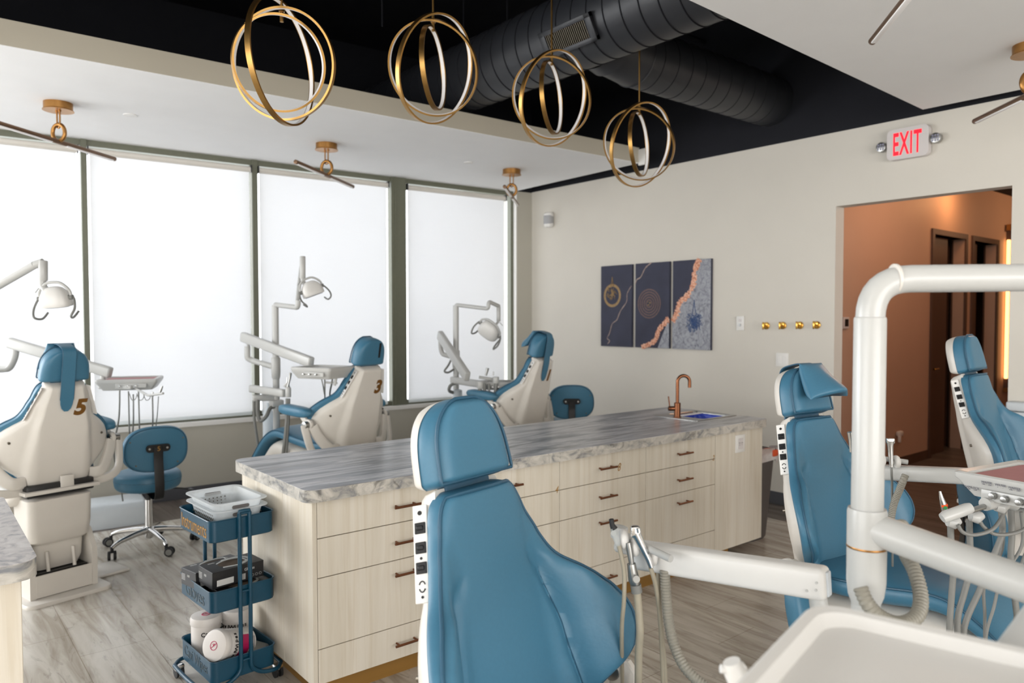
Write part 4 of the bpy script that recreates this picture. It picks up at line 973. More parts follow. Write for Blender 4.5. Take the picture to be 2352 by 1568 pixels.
def elbow(bm, pts, r, bend=.05, seg=18):
    """polyline tube with rounded corners"""
    P = [Vector(p) for p in pts]; out = [P[0]]
    for i in range(1, len(P)-1):
        a = (P[i-1]-P[i]); c = (P[i+1]-P[i]); bb = min(bend, a.length*.45, c.length*.45); a = P[i]+a.normalized()*bb; c = P[i]+c.normalized()*bb
        for k in range(9): s = k/8; out.append(a*(1-s)**2+P[i]*2*s*(1-s)+c*s*s)
    out.append(P[-1]); tube(bm, out, r, seg)
def delivery_head(t, c, xdir, w=.36, d=.28, h=.07, mat_=True, txt=False):
    """c = centre of top; xdir = direction along the instrument (front) edge; front faces -y local"""
    mx = frame(c, xdir, Vector((0, 0, 1)).cross(Vector(xdir)))
    b = nb(); loops = [[mx @ Vector((x_, y_, z_)) for x_, y_ in rrect(w_, d_, .02, cy=cy_)] for w_, d_, z_, cy_ in ((w*.72, d*.8, -h, .01), (w*.8, d*.86, -h*.98, .01), (w*.97, d*.98, -h*.35, 0), (w, d, -h*.2, 0), (w, d, 0, 0), (w-.012, d-.012, .004, 0), (w-.05, d-.05, .002, 0), (w-.06, d-.06, -.008, 0))]
    loft(b, loops); o = obj('tray_housing', b, 'unitw', t, angle=35)
    if mat_: b = nb(); loft(b, [[mx @ Vector((x_, y_, z_)) for x_, y_ in rrect(w-.064, d-.064, .015)] for z_ in (-.0078, -.005)]); obj('tray_mat', b, 'pinkmat', o)
    # control recess with knobs on the front edge
    b = nb(); box(b, (.03, -d/2-.001, -h*.55), (w*.5, .006, h*.42), .003, 1, mx); obj('control_strip', b, 'unitw', o)
    for k in range(3):
        b = nb(); q0 = mx @ Vector((-.04+k*.05, -d/2-.002, -h*.55)); q1 = mx @ Vector((-.04+k*.05, -d/2-.020, -h*.55)); cyl(b, q0, q1, .007, 14, bev=.001); obj('control_knob', b, 'steel', o)
    return mx, o
def instruments(t, mx, n, z0, drop, spread, w=.2, rr=.005):
    """row of handpieces in holders with hoses hanging below"""
    b = nb(); tube(b, [mx @ Vector((-w/2-.04, -.19, z0)), mx @ Vector((w/2+.04, -.19, z0))], .009, 12); rl = obj('holder_rail', b, 'unitw', t)
    b = nb(); tube(b, [mx @ Vector((0, -.05, -.06)), mx @ Vector((0, -.19, z0))], .012, 12); obj('rail_arm', b, 'unitw', rl)
    rnd = random.Random(n*7+int(abs(z0)*100))
    for k in range(n):
        x_ = -w/2+w*k/(n-1)
        b = nb(); box(b, (x_, -.205, z0), (.026, .034, .018), .006, 2, mx); obj('holder', b, 'unitw', rl)
        b = nb(); tube(b, [mx @ Vector((x_, -.215, z0-.05)), mx @ Vector((x_, -.21, z0)), mx @ Vector((x_, -.20, z0+.06))], [.005, .008, .006], 12); obj('handpiece', b, 'steel', rl)
        d_ = drop*rnd.uniform(.85, 1.05)
        hose(t, [mx @ Vector((x_, -.215, z0-.045)), mx @ Vector((x_+rnd.uniform(-.01, .01), -.215, z0-.045-d_*.5)), mx @ Vector((x_+rnd.uniform(-.02, .02), -.19, z0-.05-d_*.95)), mx @ Vector((x_, -.12, z0-.06-d_)), mx @ Vector((x_*.6, -.04, z0-.05-d_*.6)), mx @ Vector((x_*.5, -.0, -.065))], rr)
def holder_bar(t, p, q, h=.065, w=.045):
    b = nb(); flatbar(b, p, q, h, w); return obj('assistant_arm', b, 'unitw', t)
# unit at chair 5 (post just outside the photo)
t = thing('dental_unit', 'white dental unit of chair 5 with pink-topped tray in front of the widest window', 'dental unit', group='white dental units')
post(t, (.40, 5.75), 1.69, 1.26)
b = nb(); e0 = Vector((.40, 5.75, 1.69)); e1 = at(-80, 700, 4.3); e2 = at(80, 608, 4.25)
elbow(b, [e0, e0+Vector((0, 0, .03)), e1, e2], .022, .05); la = obj('light_arm', b, 'unitw', t)
b = nb(); cyl(b, at(99, 598, 4.25), at(99, 645, 4.25), .024, 20, bev=.006); elbow(b, [at(80, 608, 4.25), at(99, 602, 4.25)], .022); elbow(b, [at(98, 640, 4.25), at(97, 655, 4.25), at(110, 672, 4.24)], .02, .02); tube(b, [at(89, 662, 4.22), at(81, 672, 4.2)], .003, 6); obj('light_drop', b, 'unitw', la)
lamp(la, at(128, 688, 4.25), (.15, .1, -1), VR, 1.0)
def at5(x, y, f): return at(x, y, f*1.15)
b = nb(); elbow(b, [Vector((.40, 5.75, 1.24)), at5(-30, 850, 4.6), at5(22, 846, 4.5), at5(34, 820, 4.5), at5(36, 798, 4.5)], .024, .05); da = obj('delivery_arm', b, 'unitw', t)
b = nb(); cyl(b, at5(36, 798, 4.5), at5(36, 788, 4.5), .012, 12); flatbar(b, at5(20, 786, 4.5), at5(255, 856, 4.45), .075, .055); obj('spring_arm', b, 'unitw', da)
b = nb(); cyl(b, at5(236, 862, 4.45), at5(236, 892, 4.45), .018, 16, bev=.003); flatbar(b, at5(230, 888, 4.45), at5(305, 889, 4.42), .028, .05); obj('tray_bracket', b, 'unitw', da)
mx, o = delivery_head(t, at5(300, 868, 4.55)+Vector((0, 0, .0)), VR*.95+VH*.3, .385, .33, .075)
b = nb(); elbow(b, [at5(308, 890, 4.45), at5(340, 908, 4.3), at5(375, 903, 4.25)], .008, .02); rl = obj('holder_rail', b, 'unitw', t)
hl = [(275, 896, 262, 1085, 1000), (295, 898, 298, 1010, 1000), (306, 905, 305, 1010, 960), (318, 896, 321, 1010, 990), (350, 905, 350, 998, 960), (364, 910, 357, 998, 950)]
for k, (xa, ya, xb, yb, ym) in enumerate(hl):
    F_ = 4.4
    if k == 0: hose(t, [at5(xa, ya, F_), at5(xa-2, 960, F_), at5(xb, 1020, F_+.1), at5(xb+2, 1060, F_+.2), at5(xb+12, 1095, F_+.35), at5(xb+20, 1150, F_+.5)], .0055)
    else: hose(t, [at5(xa, ya, F_), at5((xa+xb)/2+1, ym, F_), at5(xb, yb, F_+.2), at5(xb+3, yb+70, F_+.5)], .0048 if k < 5 else .003)
for xa, ya, xb, yb in ((373, 886, 366, 905), (351, 900, 350, 912)):
    b = nb(); tube(b, [at5(xb, yb, 4.3), at5((xa+xb)/2, (ya+yb)/2, 4.3), at5(xa, ya, 4.3)], [.006, .008, .006], 10); obj('handpiece', b, 'steel', rl)
for xa in (303, 320, 335):
    hose(rl, [at5(xa-6, 903, 4.35), at5(xa, 918, 4.35), at5(xa+8, 916, 4.35), at5(xa+12, 904, 4.35)], .0025)

# unit at chair 3
t = thing('dental_unit', 'white dental unit of chair 3 with its lamp against the third window', 'dental unit', group='white dental units')
P3 = at(632, 700, 5.6); post(t, (P3.x, P3.y), 1.69, 1.24)
b = nb(); elbow(b, [Vector((P3.x, P3.y, 1.66)), Vector((P3.x, P3.y, 1.692)), at(684, 706, 5.4), at(685, 690, 5.4)], .019, .03); la = obj('light_arm', b, 'unitw', t)
b = nb(); tube(b, [at(683, 692, 5.4), at(692, 612, 5.65)], .015, 14); cyl(b, at(695, 588, 5.5), at(695, 640, 5.5), .021, 18, bev=.006); elbow(b, [at(694, 636, 5.5), at(697, 650, 5.5), at(706, 656, 5.5)], .016, .02); tube(b, [at(690, 644, 5.48), at(683, 655, 5.45)], .003, 6); obj('light_drop', b, 'unitw', la)
lamp(la, at(717, 667, 5.5), (.35, -.15, -1), VR*.8+VH*.5, .95)
b = nb(); elbow(b, [Vector((P3.x, P3.y, 1.22)), at(580, 828, 5.75), at(568, 822, 5.75), at(568, 795, 5.75)], .022, .06); da = obj('delivery_arm', b, 'unitw', t)
b = nb(); cyl(b, at(570, 796, 5.75), at(570, 782, 5.75), .012, 12); flatbar(b, at(557, 773, 5.75), at(716, 832, 5.2), .075, .05); obj('spring_arm', b, 'unitw', da)
mx, o = delivery_head(t, at(742, 842, 5.0), VR*.92-VH*.4, .33, .28, .075, False)
hose(t, [at(738, 868, 5.0), at(742, 885, 5.0), at(745, 905, 5.1)], .004); hose(t, [at(746, 868, 5.0), at(746, 890, 5.0), at(746, 915, 5.1)], .005)
hose(t, [at(764, 865, 5.0), at(762, 880, 5.0), at(758, 900, 5.1), at(757, 930, 5.1)], .006)
b = nb(); tube(b, [at(766, 855, 5.0), at(772, 868, 5.0), at(768, 885, 5.0)], .01, 12); elbow(b, [at(748, 878, 5.0), at(775, 880, 5.0)], .007); obj('holder_rail', b, 'unitw', t)
aa = holder_bar(t, at(577, 892, 5.55), at(655, 903, 5.25), .055, .05)
b = nb(); flatbar(b, at(580, 914, 5.5), at(632, 912, 5.6), .05, .04); box(b, Vector((P3.x, P3.y, at(632, 925, 5.6).z)), (.09, .09, .05), .01); obj('lower_link', b, 'unitw', aa)
b = nb(); cyl(b, at(662, 890, 5.2), at(662, 912, 5.2), .02, 18, bev=.004); tube(b, [at(655, 888, 5.2), at(658, 880, 5.2), at(664, 895, 5.2)], .016, 12); obj('holder', b, 'unitw', aa)
b = nb(); tube(b, [at(661, 888, 5.18), at(666, 868, 5.18), at(667, 856, 5.18)], [.007, .008, .011], 12); tube(b, [at(659, 880, 5.18), at(660, 866, 5.18)], .004, 8); obj('syringe', b, 'steel', aa)
hose(t, [at(583, 918, 5.5), at(584, 960, 5.5), at(590, 1005, 5.5), at(596, 1045, 5.5), at(600, 1100, 5.55)], .010)
hose(t, [at(591, 918, 5.5), at(592, 950, 5.5), at(599, 966, 5.5), at(612, 955, 5.5), at(620, 938, 5.55), at(630, 934, 5.58)], .014)
hose(t, [at(660, 915, 5.2), at(659, 960, 5.2), at(656, 1000, 5.2), at(651, 1040, 5.2), at(648, 1090, 5.25)], .013); hose(t, [at(664, 915, 5.2), at(663, 960, 5.2), at(660, 1010, 5.2), at(657, 1050, 5.2), at(655, 1095, 5.25)], .009)
q = at(617, 990, 5.75); b = nb(); P = catmull([(r_, z_, 0) for r_, z_ in ((.005, .0), (.035, .0), (.042, .03), (.042, .28), (.03, .33), (.014, .35), (.014, .39))], 4); lathe(b, [(p.x, p.y) for p in P], (q.x, q.y, q.z-.17)); obj('water_bottle', b, 'bottle', t)

# unit at chair 1
t = thing('dental_unit', 'white dental unit in front of the narrow corner window', 'dental unit', group='white dental units')
P1 = at(1047, 700, 6.55); post(t, (P1.x, P1.y), 1.70, 1.25)
b = nb(); elbow(b, [Vector((P1.x, P1.y, 1.66)), Vector((P1.x, P1.y, 1.705)), at(1122, 709, 6.4), at(1122, 692, 6.4), at(1146, 703, 6.5)], .017, .03); la = obj('light_arm', b, 'unitw', t)
b = nb(); cyl(b, at(1145, 704, 6.5), at(1145, 738, 6.5), .018, 16, bev=.005); tube(b, [at(1145, 738, 6.5), at(1140, 744, 6.5)], .01, 10); tube(b, [at(1148, 740, 6.5), at(1155, 748, 6.5)], .003, 6); obj('light_drop', b, 'unitw', la)
lamp(la, at(1124, 758, 6.45), VH*.75-VR*.25-VZ*.6, VR*.8-VZ*.8, 1.15)
b = nb(); elbow(b, [Vector((P1.x, P1.y, 1.235)), at(1016, 813, 6.6), at(1012, 800, 6.6), at(1012, 782, 6.6)], .02, .05); da = obj('delivery_arm', b, 'unitw', t)
b = nb(); flatbar(b, at(1010, 768, 6.6), at(1074, 866, 6.0), .085, .05); obj('spring_arm', b, 'unitw', da)
delivery_head(t, at(1143, 876, 6.15), VR, .30, .26, .06, False)
aa = holder_bar(t, at(1038, 872, 6.5), at(1118, 884, 6.1), .06, .05)
b = nb(); cyl(b, at(1139, 865, 6.0), at(1139, 880, 6.0), .026, 18, bev=.004); cyl(b, at(1103, 876, 6.0), at(1103, 892, 6.0), .026, 18, bev=.004); elbow(b, [at(1100, 866, 6.05), at(1140, 872, 6.05)], .012); obj('holder', b, 'unitw', aa)
b = nb(); tube(b, [at(1116, 862, 6.0), at(1120, 845, 6.0)], [.009, .014], 10); tube(b, [at(1133, 862, 6.0), at(1133, 853, 6.0)], .006, 8); obj('syringe', b, 'steel', aa)
for xa, xb, r_ in ((1102, 1104, .016), (1112, 1117, .012), (1123, 1125, .010), (1140, 1133, .014)): hose(t, [at(xa, 880, 6.0), at((xa+xb)/2, 915, 6.0), at(xb, 945, 6.0), at(xb-2, 985, 6.05)], r_)
hose(t, [at(1038, 822, 6.5), at(1030, 838, 6.5), at(1021, 852, 6.5), at(1030, 855, 6.5), at(1045, 846, 6.55)], .009)
hose(t, [at(1050, 878, 6.45), at(1035, 885, 6.45), at(1032, 897, 6.45), at(1045, 902, 6.5), at(1058, 900, 6.5)], .014)
q = at(1051, 910, 6.5); b = nb(); cyl(b, (q.x, q.y, q.z-.25), (q.x, q.y, q.z+.06), .04, 18, bev=.01); obj('water_bottle', b, 'bottle', t)

# foreground unit at the near chair
t = thing('dental_unit', 'white dental unit in the foreground, its thick blurred pole and bent pipe at right', 'dental unit', group='white dental units')
PA = at(1996, 900, 1.33)
b = nb(); elbow(b, [Vector((PA.x, PA.y, 0)), Vector((PA.x, PA.y, at(2000, 641, 1.33).z)), at(2480, 636, 1.33)], .0245, .07, 32); po = obj('post', b, 'unitw', t)
zc_ = at(2000, 729, 1.33).z; b = nb(); lathe(b, [(.0246, .001), (.0262, 0), (.0270, -.003), (.0272, -.35), (.0262, -.50)], (PA.x, PA.y, zc_), 40); obj('lower_tube', b, 'unitw', po)
b = nb(); lathe(b, [(.0255, -.001), (.0275, .0), (.0275, .004), (.0255, .005)], (0, 0, 0), 32, frame(at(2052, 641, 1.33), Vector((0, 0, 1)), VH*-1)); obj('pipe_collar', b, 'shell', po)
zs = at(2000, 1240, 1.33).z
b = nb(); lathe(b, [(.0245, -.115), (.030, -.10), (.033, -.075), (.0335, .0), (.0335, .052), (.032, .058), (.027, .058)], (PA.x, PA.y, zs), 40); obj('sleeve', b, 'unitw', po)
b = nb(); lathe(b, [(.0337, -.003), (.0341, -.002), (.0341, .0), (.0337, .001)], (PA.x, PA.y, zs-.01), 40); obj('sleeve_seam', b, 'bronze', po, label='thin tan seam line')
b = nb(); lathe(b, [(0, 0), (.12, 0), (.12, .012), (.05, .02), (.036, .03), (.036, .18), (.025, .19)], (PA.x, PA.y, 0), 32); obj('floor_flange', b, 'unitw', po)
tc_ = Vector((PA.x, PA.y, at(1995, 1208, 1.33).z)); q2 = at(2400, 1358, 1.13); q3 = q2+(q2-tc_).normalized()*.08
b = nb(); elbow(b, [tc_, q2, q3, q3+Vector((0, 0, .10))], .0285, .05, 30); da = obj('delivery_arm', b, 'unitw', t)
tx = Vector((.915, .495, 1.225))
b = nb(); flatbar(b, q3+Vector((0, 0, .12)), Vector((.85, .30, 1.13)), .06, .05); obj('spring_arm', b, 'unitw', da)
xd = Vector((.974, .225, 0)).normalized(); yd_ = Vector((0, 0, 1)).cross(xd)
w_, d_ = .44, .30; ctr = tx-xd*(w_/2)-yd_*(d_/2)
mx = frame(ctr, xd, yd_)
b = nb(); loops = [[mx @ Vector((x_, y_, z_)) for x_, y_ in rrect(w1, d1, .035)] for w1, d1, z_ in ((w_*.7, d_*.7, -.08), (w_*.9, d_*.9, -.075), (w_*.97, d_*.96, -.03), (w_, d_, -.012), (w_, d_, .0), (w_-.012, d_-.012, .005), (w_-.035, d_-.035, .003), (w_-.055, d_-.055, -.010), (.25, .12, -.0105))]
loft(b, loops); obj('tray', b, 'trayw', t, angle=35)
b = nb(); tube(b, [at(1700, 1575, 1.0), at(1690, 1545, 1.0), at(1680, 1518, 1.0)], [.014, .016, .012], 14); tube(b, [at(1655, 1535, 1.0), at(1690, 1540, 1.0), at(1712, 1528, 1.0)], .006, 10); elbow(b, [at(1700, 1575, 1.0), at(1760, 1600, .98), ctr+xd*.1+Vector((0, 0, -.05))], .010, .03); obj('tray_handle', b, 'trayw', t)
# assistant arm of the near unit
bL = at(1462, 1272, 1.77); bR = at(1902, 1340, 1.49)
b = nb(); flatbar(b, bL, bR, .066, .05); aa = obj('assistant_arm', b, 'trayw', t)
b = nb(); box(b, (0, 0, 0), (.006, .05, .022), .003, 2, frame(bR+(bR-bL).normalized()*.001, (bR-bL), VZ)); obj('end_cap', b, 'putty', aa)
b = nb(); nrm = (bR-bL).normalized().cross(VZ); nrm = nrm if nrm.dot(VH) < 0 else -nrm
for px, py in ((1884, 1330), (1884, 1347), (1858, 1353)):
    q = at(px, py, 1.50)-VH*0; dd = (bR-bL).normalized(); fr_ = frame(bR, dd, VZ); 
    s_ = (q-bR).dot(dd); z_ = q.z-(bR.z+dd.z*s_); q = bR+dd*s_+VZ*z_; cyl(b, q+nrm*.024, q+nrm*.0265, .0028, 10)
obj('arm_screw', b, 'steel', aa)
b = nb(); elbow(b, [bR+Vector((0, 0, -.03))-(bR-bL).normalized()*.02, bR+Vector((0, 0, -.10))-(bR-bL).normalized()*.01, Vector((PA.x, PA.y, bR.z-.17))], .018, .03); obj('arm_bracket', b, 'unitw', aa)
b = nb(); cyl(b, bR+Vector((0, 0, -.033))-(bR-bL).normalized()*.02, bR+Vector((0, 0, -.044))-(bR-bL).normalized()*.02, .012, 14); obj('arm_pin', b, 'dark', aa)
FH = 1.72
b = nb(); cyl(b, at(1424, 1208, FH+.03), at(1421, 1236, FH+.03), .020, 24, bev=.004); flatbar(b, at(1412, 1250, FH+.04), at(1475, 1268, FH+.04), .028, .03)
tube(b, [at(1435, 1228, FH), at(1475, 1250, FH-.01), at(1505, 1266, FH-.05), at(1541, 1283, FH-.09)], .0085, 14); obj('holder_rail', b, 'unitw', aa)
for px, py in ((1432, 1238), (1458, 1254), (1498, 1276)):
    b = nb(); c = at(px, py, FH-.01); ax = (at(px+20, py+8, FH)-at(px, py, FH)).normalized()
    N = 15; nn = ax.cross(VZ).normalized()
    tube(b, [c+(nn*cos(a)+VZ*sin(a))*.0135 for a in [rad(-60+300*k/N) for k in range(N+1)]], .0105, 12); obj('holder_cup', b, 'trayw', aa)
b = nb(); tube(b, [at(1404, 1192, FH-.03), at(1406, 1205, FH-.03), at(1411, 1214, FH-.03)], [.0055, .006, .0085], 14); obj('ejector_tip', b, 'rubber', aa)
b = nb(); tube(b, [at(1409, 1212, FH-.03), at(1413, 1228, FH-.03), at(1420, 1252, FH-.03)], [.0075, .0085, .006], 14); cyl(b, at(1409, 1224, FH-.045), at(1409, 1224, FH-.03), .006, 12); obj('ejector_body', b, 'cleartip', aa)
b = nb(); tube(b, [at(1443, 1245, FH-.03), at(1446, 1262, FH-.03), at(1451, 1296, FH-.03)], [.007, .008, .006], 14); tube(b, [at(1450, 1294, FH-.03), at(1456, 1330, FH-.03), at(1460, 1344, FH-.03)], [.010, .013, .010], 14); cyl(b, at(1462, 1330, FH-.05), at(1462, 1330, FH-.02), .008, 14); obj('suction_valve', b, 'steel', aa)
b = nb(); cyl(b, at(1460, 1342, FH-.03), at(1463, 1360, FH-.03), .0125, 16); obj('valve_collar', b, 'greyh', aa)
b = nb(); box(b, (0, 0, 0), (.022, .026, .020), .005, 2, frame(at(1459, 1220, FH-.04), VR, VZ)); tube(b, [at(1460, 1222, FH-.04), at(1474, 1252, FH-.04), at(1490, 1285, FH-.04), at(1496, 1302, FH-.04)], [.011, .009, .007, .006], 14); cyl(b, at(1466, 1212, FH-.05), at(1468, 1222, FH-.05), .005, 10); obj('syringe', b, 'chrome', aa)
hose(t, [at(1421, 1252, FH-.03), at(1428, 1280, FH-.03), at(1434, 1320, FH-.03), at(1433, 1380, FH-.03), at(1428, 1450, FH), at(1430, 1600, FH+.1)], .0052, 'beigeh')
hose(t, [at(1463, 1358, FH-.03), at(1467, 1400, FH-.03), at(1470, 1450, FH-.03), at(1467, 1500, FH-.02), at(1466, 1600, FH)], .0092, 'beigeh')
hose(t, [at(1494, 1303, FH-.04), at(1505, 1340, FH-.03), at(1514, 1400, FH), at(1519, 1470, FH), at(1524, 1600, FH)], .0052, 'beigeh')
hose(t, [at(1512, 1310, FH), at(1513, 1380, FH), at(1520, 1460, FH), at(1526, 1520, FH), at(1530, 1600, FH)], .0055, 'beigeh')
hose(t, [at(1527, 1308, FH-.02), at(1529, 1350, FH-.02), at(1535, 1420, FH-.03), at(1548, 1480, FH-.05), at(1575, 1535, FH-.08), at(1625, 1580, FH-.1), at(1720, 1640, FH-.12), at(1850, 1680, 1.5)], .0125, 'corrh', corr=True, name='corrugated_hose')
hose(t, [at(1976, 1348, 1.28), at(1992, 1385, 1.27), at(2020, 1415, 1.27), at(2065, 1432, 1.28), at(2105, 1415, 1.3), at(2115, 1370, 1.33), at(2100, 1310, 1.37), at(2078, 1265, 1.42), at(2070, 1200, 1.47)], .0135, 'corrh', corr=True, name='corrugated_hose')
b = nb(); cyl(b, at(1547, 1302, FH), at(1547, 1312, FH), .006, 10); obj('yellow_cap', b, mat('yellow_plastic', (214, 182, 40), .4), t)

# unit at the chair behind the pole
t = thing('dental_unit', 'white dental unit at the right edge with pink tray mat and hanging grey hoses', 'dental unit', group='white dental units')
post(t, (3.13, .80), 1.60, 1.2)
cn = Vector((2.35, .85, 1.15)); fd = Vector((-.18, -.98, 0)).normalized(); dd_ = Vector((0, 0, 1)).cross(fd)     # fd along front edge, dd_ into the tray
w_, d_, h_ = .42, .34, .062
ctr = cn+fd*(w_/2)+dd_*(d_/2); mx = frame(ctr, fd, dd_)
b = nb(); loops = [[mx @ Vector((x_, y_, z_)) for x_, y_ in rrect(w1, d1, .012, cx=cx_)] for w1, d1, z_, cx_ in ((w_*.80, d_*.86, -h_*1.0, .03), (w_*.85, d_*.95, -h_*.97, .02), (w_*.96, d_*.99, -h_*.3, .0), (w_, d_, -h_*.2, 0), (w_, d_, 0, 0), (w_-.012, d_-.012, .004, 0), (w_-.05, d_-.05, .001, 0), (w_-.06, d_-.06, -.007, 0), (.1, .1, -.007, 0))]
loft(b, loops); hd_ = obj('tray_housing', b, 'unitw', t, angle=35)
b = nb(); loft(b, [[mx @ Vector((x_, y_, z_)) for x_, y_ in rrect(w_-.075, d_-.075, .01)] for z_ in (-.0068, -.003)]); obj('tray_mat', b, 'pinkmat', hd_)
def fpt(px, py):       # point on the front face plane
    d = ray(px, py); n = -dd_; o_ = Vector((0, 0, CH)); pl = mx @ Vector((0, -d_/2, 0)); return o_+d*((pl-o_).dot(n)/d.dot(n))
fm = lambda px, py, off=.001: frame(fpt(px, py)-dd_*off, fd, VZ)
b = nb(); c_ = fpt(2310, 1150); box(b, (.07, -.002, .002), (.22, .030, .004), .004, 2, frame(fpt(2290, 1139)-dd_*.002, fd, VZ)); obj('control_strip', b, 'unitw', hd_)
for px, py in ((2286, 1137), (2313, 1145), (2347, 1152)):
    b = nb(); q = fpt(px, py); cyl(b, q, q-dd_*.022, .008, 16, bev=.001); cyl(b, q, q-dd_*.006, .0115, 16); obj('control_knob', b, 'steel', hd_)
for s_, px, py in (('WATER', 2267, 1107.5), ('WATER', 2299, 1114), ('MASTER', 2332, 1121), ('ARMLOCK', 2234, 1119)):
    text('control_text', s_, .0085, fm(px, py, .003), 'greytext', hd_)
for s_, px, py in (('ON', 2260, 1111), ('OFF', 2275, 1114), ('+', 2293, 1118), ('-', 2305, 1121), ('ON', 2323, 1124), ('OFF', 2340, 1127), ('ON', 2227, 1122), ('OFF', 2242, 1125)):
    text('control_text', s_, .005, fm(px, py, .003), 'greytext', hd_)
b = nb(); tube(b, [at(2164, 1190, 2.0), at(2172, 1186, 2.0), at(2222, 1168, 2.02), at(2231, 1165, 2.02)], [.013, .016, .016, .013], 20); ha = obj('handle', b, 'unitw', hd_)
b = nb(); tube(b, [at(2232, 1172, 2.03), at(2270, 1160, 2.06), at(2300, 1152, 2.08)], .008, 12); obj('handle_rod', b, 'steel', ha)
b = nb(); tube(b, [at(2262, 1158, 2.05), at(2300, 1150, 2.08), at(2330, 1158, 2.1)], .018, 14); obj('rail_block', b, 'unitw', ha)
b = nb(); tube(b, [at(2159, 1128, 2.04), at(2162, 1142, 2.04), at(2167, 1158, 2.04), at(2172, 1180, 2.04)], [.003, .0055, .008, .0085], 16); hp_ = obj('handpiece', b, 'chrome', t)
b = nb(); tube(b, [at(2168, 1157.5, 2.04), at(2169, 1162.5, 2.04)], .0092, 16); obj('orange_band', b, 'orange', hp_)
b = nb(); cyl(b, at(2171.5, 1166, 2.035), at(2171.5, 1166, 2.028), .0048, 14); obj('green_dot', b, 'green', hp_)
for px, py in ((2190, 1200), (2243, 1188), (2300, 1165)):
    b = nb(); tube(b, [at(px-14, py-2, 2.06), at(px, py, 2.06), at(px+14, py-6, 2.06)], [.012, .018, .010], 14); obj('holder', b, 'unitw', ha)
hs = [(2183, 1203, 2190, 1300, 2181, 1440), (2226, 1192, 2230, 1300, 2200, 1420), (2300, 1175, 2285, 1270, 2215, 1440), (2322, 1165, 2322, 1290, 2343, 1480), (2345, 1175, 2300, 1330, 2265, 1460), (2365, 1175, 2345, 1300, 2330, 1440), (2300, 1180, 2262, 1340, 2262, 1480)]
for k, (xa, ya, xm, ym, xb, yb) in enumerate(hs):
    F_ = 2.08+.01*k; hose(t, [at(xa, ya, F_), at(xa+2, (ya+ym)/2, F_), at(xm, ym, F_), at((xm+xb)/2, (ym+yb)/2, F_), at(xb, yb, F_), at(xb, yb+90, F_)], .0085 if k in (0, 1, 2, 3) else .0045)
hose(t, [at(2200, 1205, 2.04), at(2212, 1222, 2.04), at(2240, 1228, 2.04), at(2280, 1215, 2.04), at(2305, 1180, 2.06), at(2308, 1165, 2.06)], .0052)
hose(t, [at(2248, 1192, 2.05), at(2260, 1210, 2.05), at(2285, 1226, 2.05), at(2320, 1226, 2.05), at(2352, 1215, 2.05), at(2380, 1190, 2.05)], .0052)
b = nb(); q = at(2386, 1190, 2.4); elbow(b, [Vector((3.13, .80, 1.2)), Vector((2.95, .55, 1.18)), ctr+Vector((.1, 0, -.06))], .024, .05); obj('delivery_arm', b, 'unitw', t)
bA = at(2005, 1083, 2.62); bB = at(2240, 1094, 2.45)
b = nb(); flatbar(b, bA, bB, .052, .05); flatbar(b, bB, Vector((3.13, .8, bB.z-.03)), .05, .04); aa = obj('assistant_arm', b, 'unitw', t)
b = nb(); tube(b, [at(2012, 1050, 2.58), at(2085, 1061, 2.55)], .0085, 12); obj('holder_rail', b, 'unitw', aa)
for px, py in ((2024, 1056), (2058, 1061)):
    b = nb(); c = at(px, py, 2.54); tube(b, [c+(VH*cos(a)+VZ*sin(a))*.014 for a in [rad(-60+300*k/12) for k in range(13)]], .010, 10); obj('holder_cup', b, 'trayw', aa)
b = nb(); tube(b, [at(2045, 1012, 2.52), at(2045, 1024, 2.52), at(2046, 1045, 2.52), at(2047, 1072, 2.52)], [.013, .009, .008, .006], 14); box(b, (0, 0, 0), (.026, .018, .016), .004, 2, frame(at(2045, 1012, 2.52), VR, VZ)); obj('syringe', b, 'chrome', aa)
b = nb(); tube(b, [at(1954, 992, 2.6), at(1956, 1010, 2.6), at(1956, 1038, 2.6)], [.012, .010, .007], 14); obj('suction_valve', b, 'chrome', aa)
hose(t, [at(2047, 1072, 2.52), at(2048, 1090, 2.52), at(2049, 1130, 2.55), at(2050, 1300, 2.6)], .004)
hose(t, [at(2080, 1090, 2.5), at(2074, 1105, 2.5), at(2066, 1125, 2.52), at(2050, 1170, 2.56), at(2040, 1260, 2.6)], .0125, 'corrh', corr=True, name='corrugated_hose')

# ------------------------------------------------------------------ floor items by chair 5
t = thing('utility_box', 'pale grey plastic utility cover on the floor beside chair 5', 'utility box', (1.25, 6.42, 0), rad(-6))
b = nb(); loft(b, [[Vector((x_, y_, z_)) for x_, y_ in rrect(w1, d1, .03)] for w1, d1, z_ in ((.44, .36, 0), (.43, .35, .13), (.40, .32, .17), (.36, .28, .18))]); obj('cover', b, 'putty', t, angle=50)
b = nb(); cyl(b, (-.22, -.03, .05), (-.34, -.08, .05), .02, 14); cyl(b, (-.22, .03, .09), (-.34, -.02, .08), .016, 12); obj('supply_pipe', b, 'greyh', t)
p = onz(168, 1322, .02); t = thing('foot_pedal', 'round chrome foot pedal on the base plate of chair 5', 'foot pedal', (p.x, p.y, .02))
b = nb(); lathe(b, [(0, 0), (.075, 0), (.075, .01), (.07, .014), (0, .016)]); obj('pedal_base', b, 'shell', t); b = nb(); lathe(b, [(0, .016), (.066, .018), (.068, .024), (.055, .034), (.03, .040), (0, .042)]); obj('pedal_dome', b, 'chrome', t)
hose(t, [(-.06, -.02, .02), (-.15, -.02, .012), (-.3, -.04, .008), (-.5, -.06, -.008)], .006)
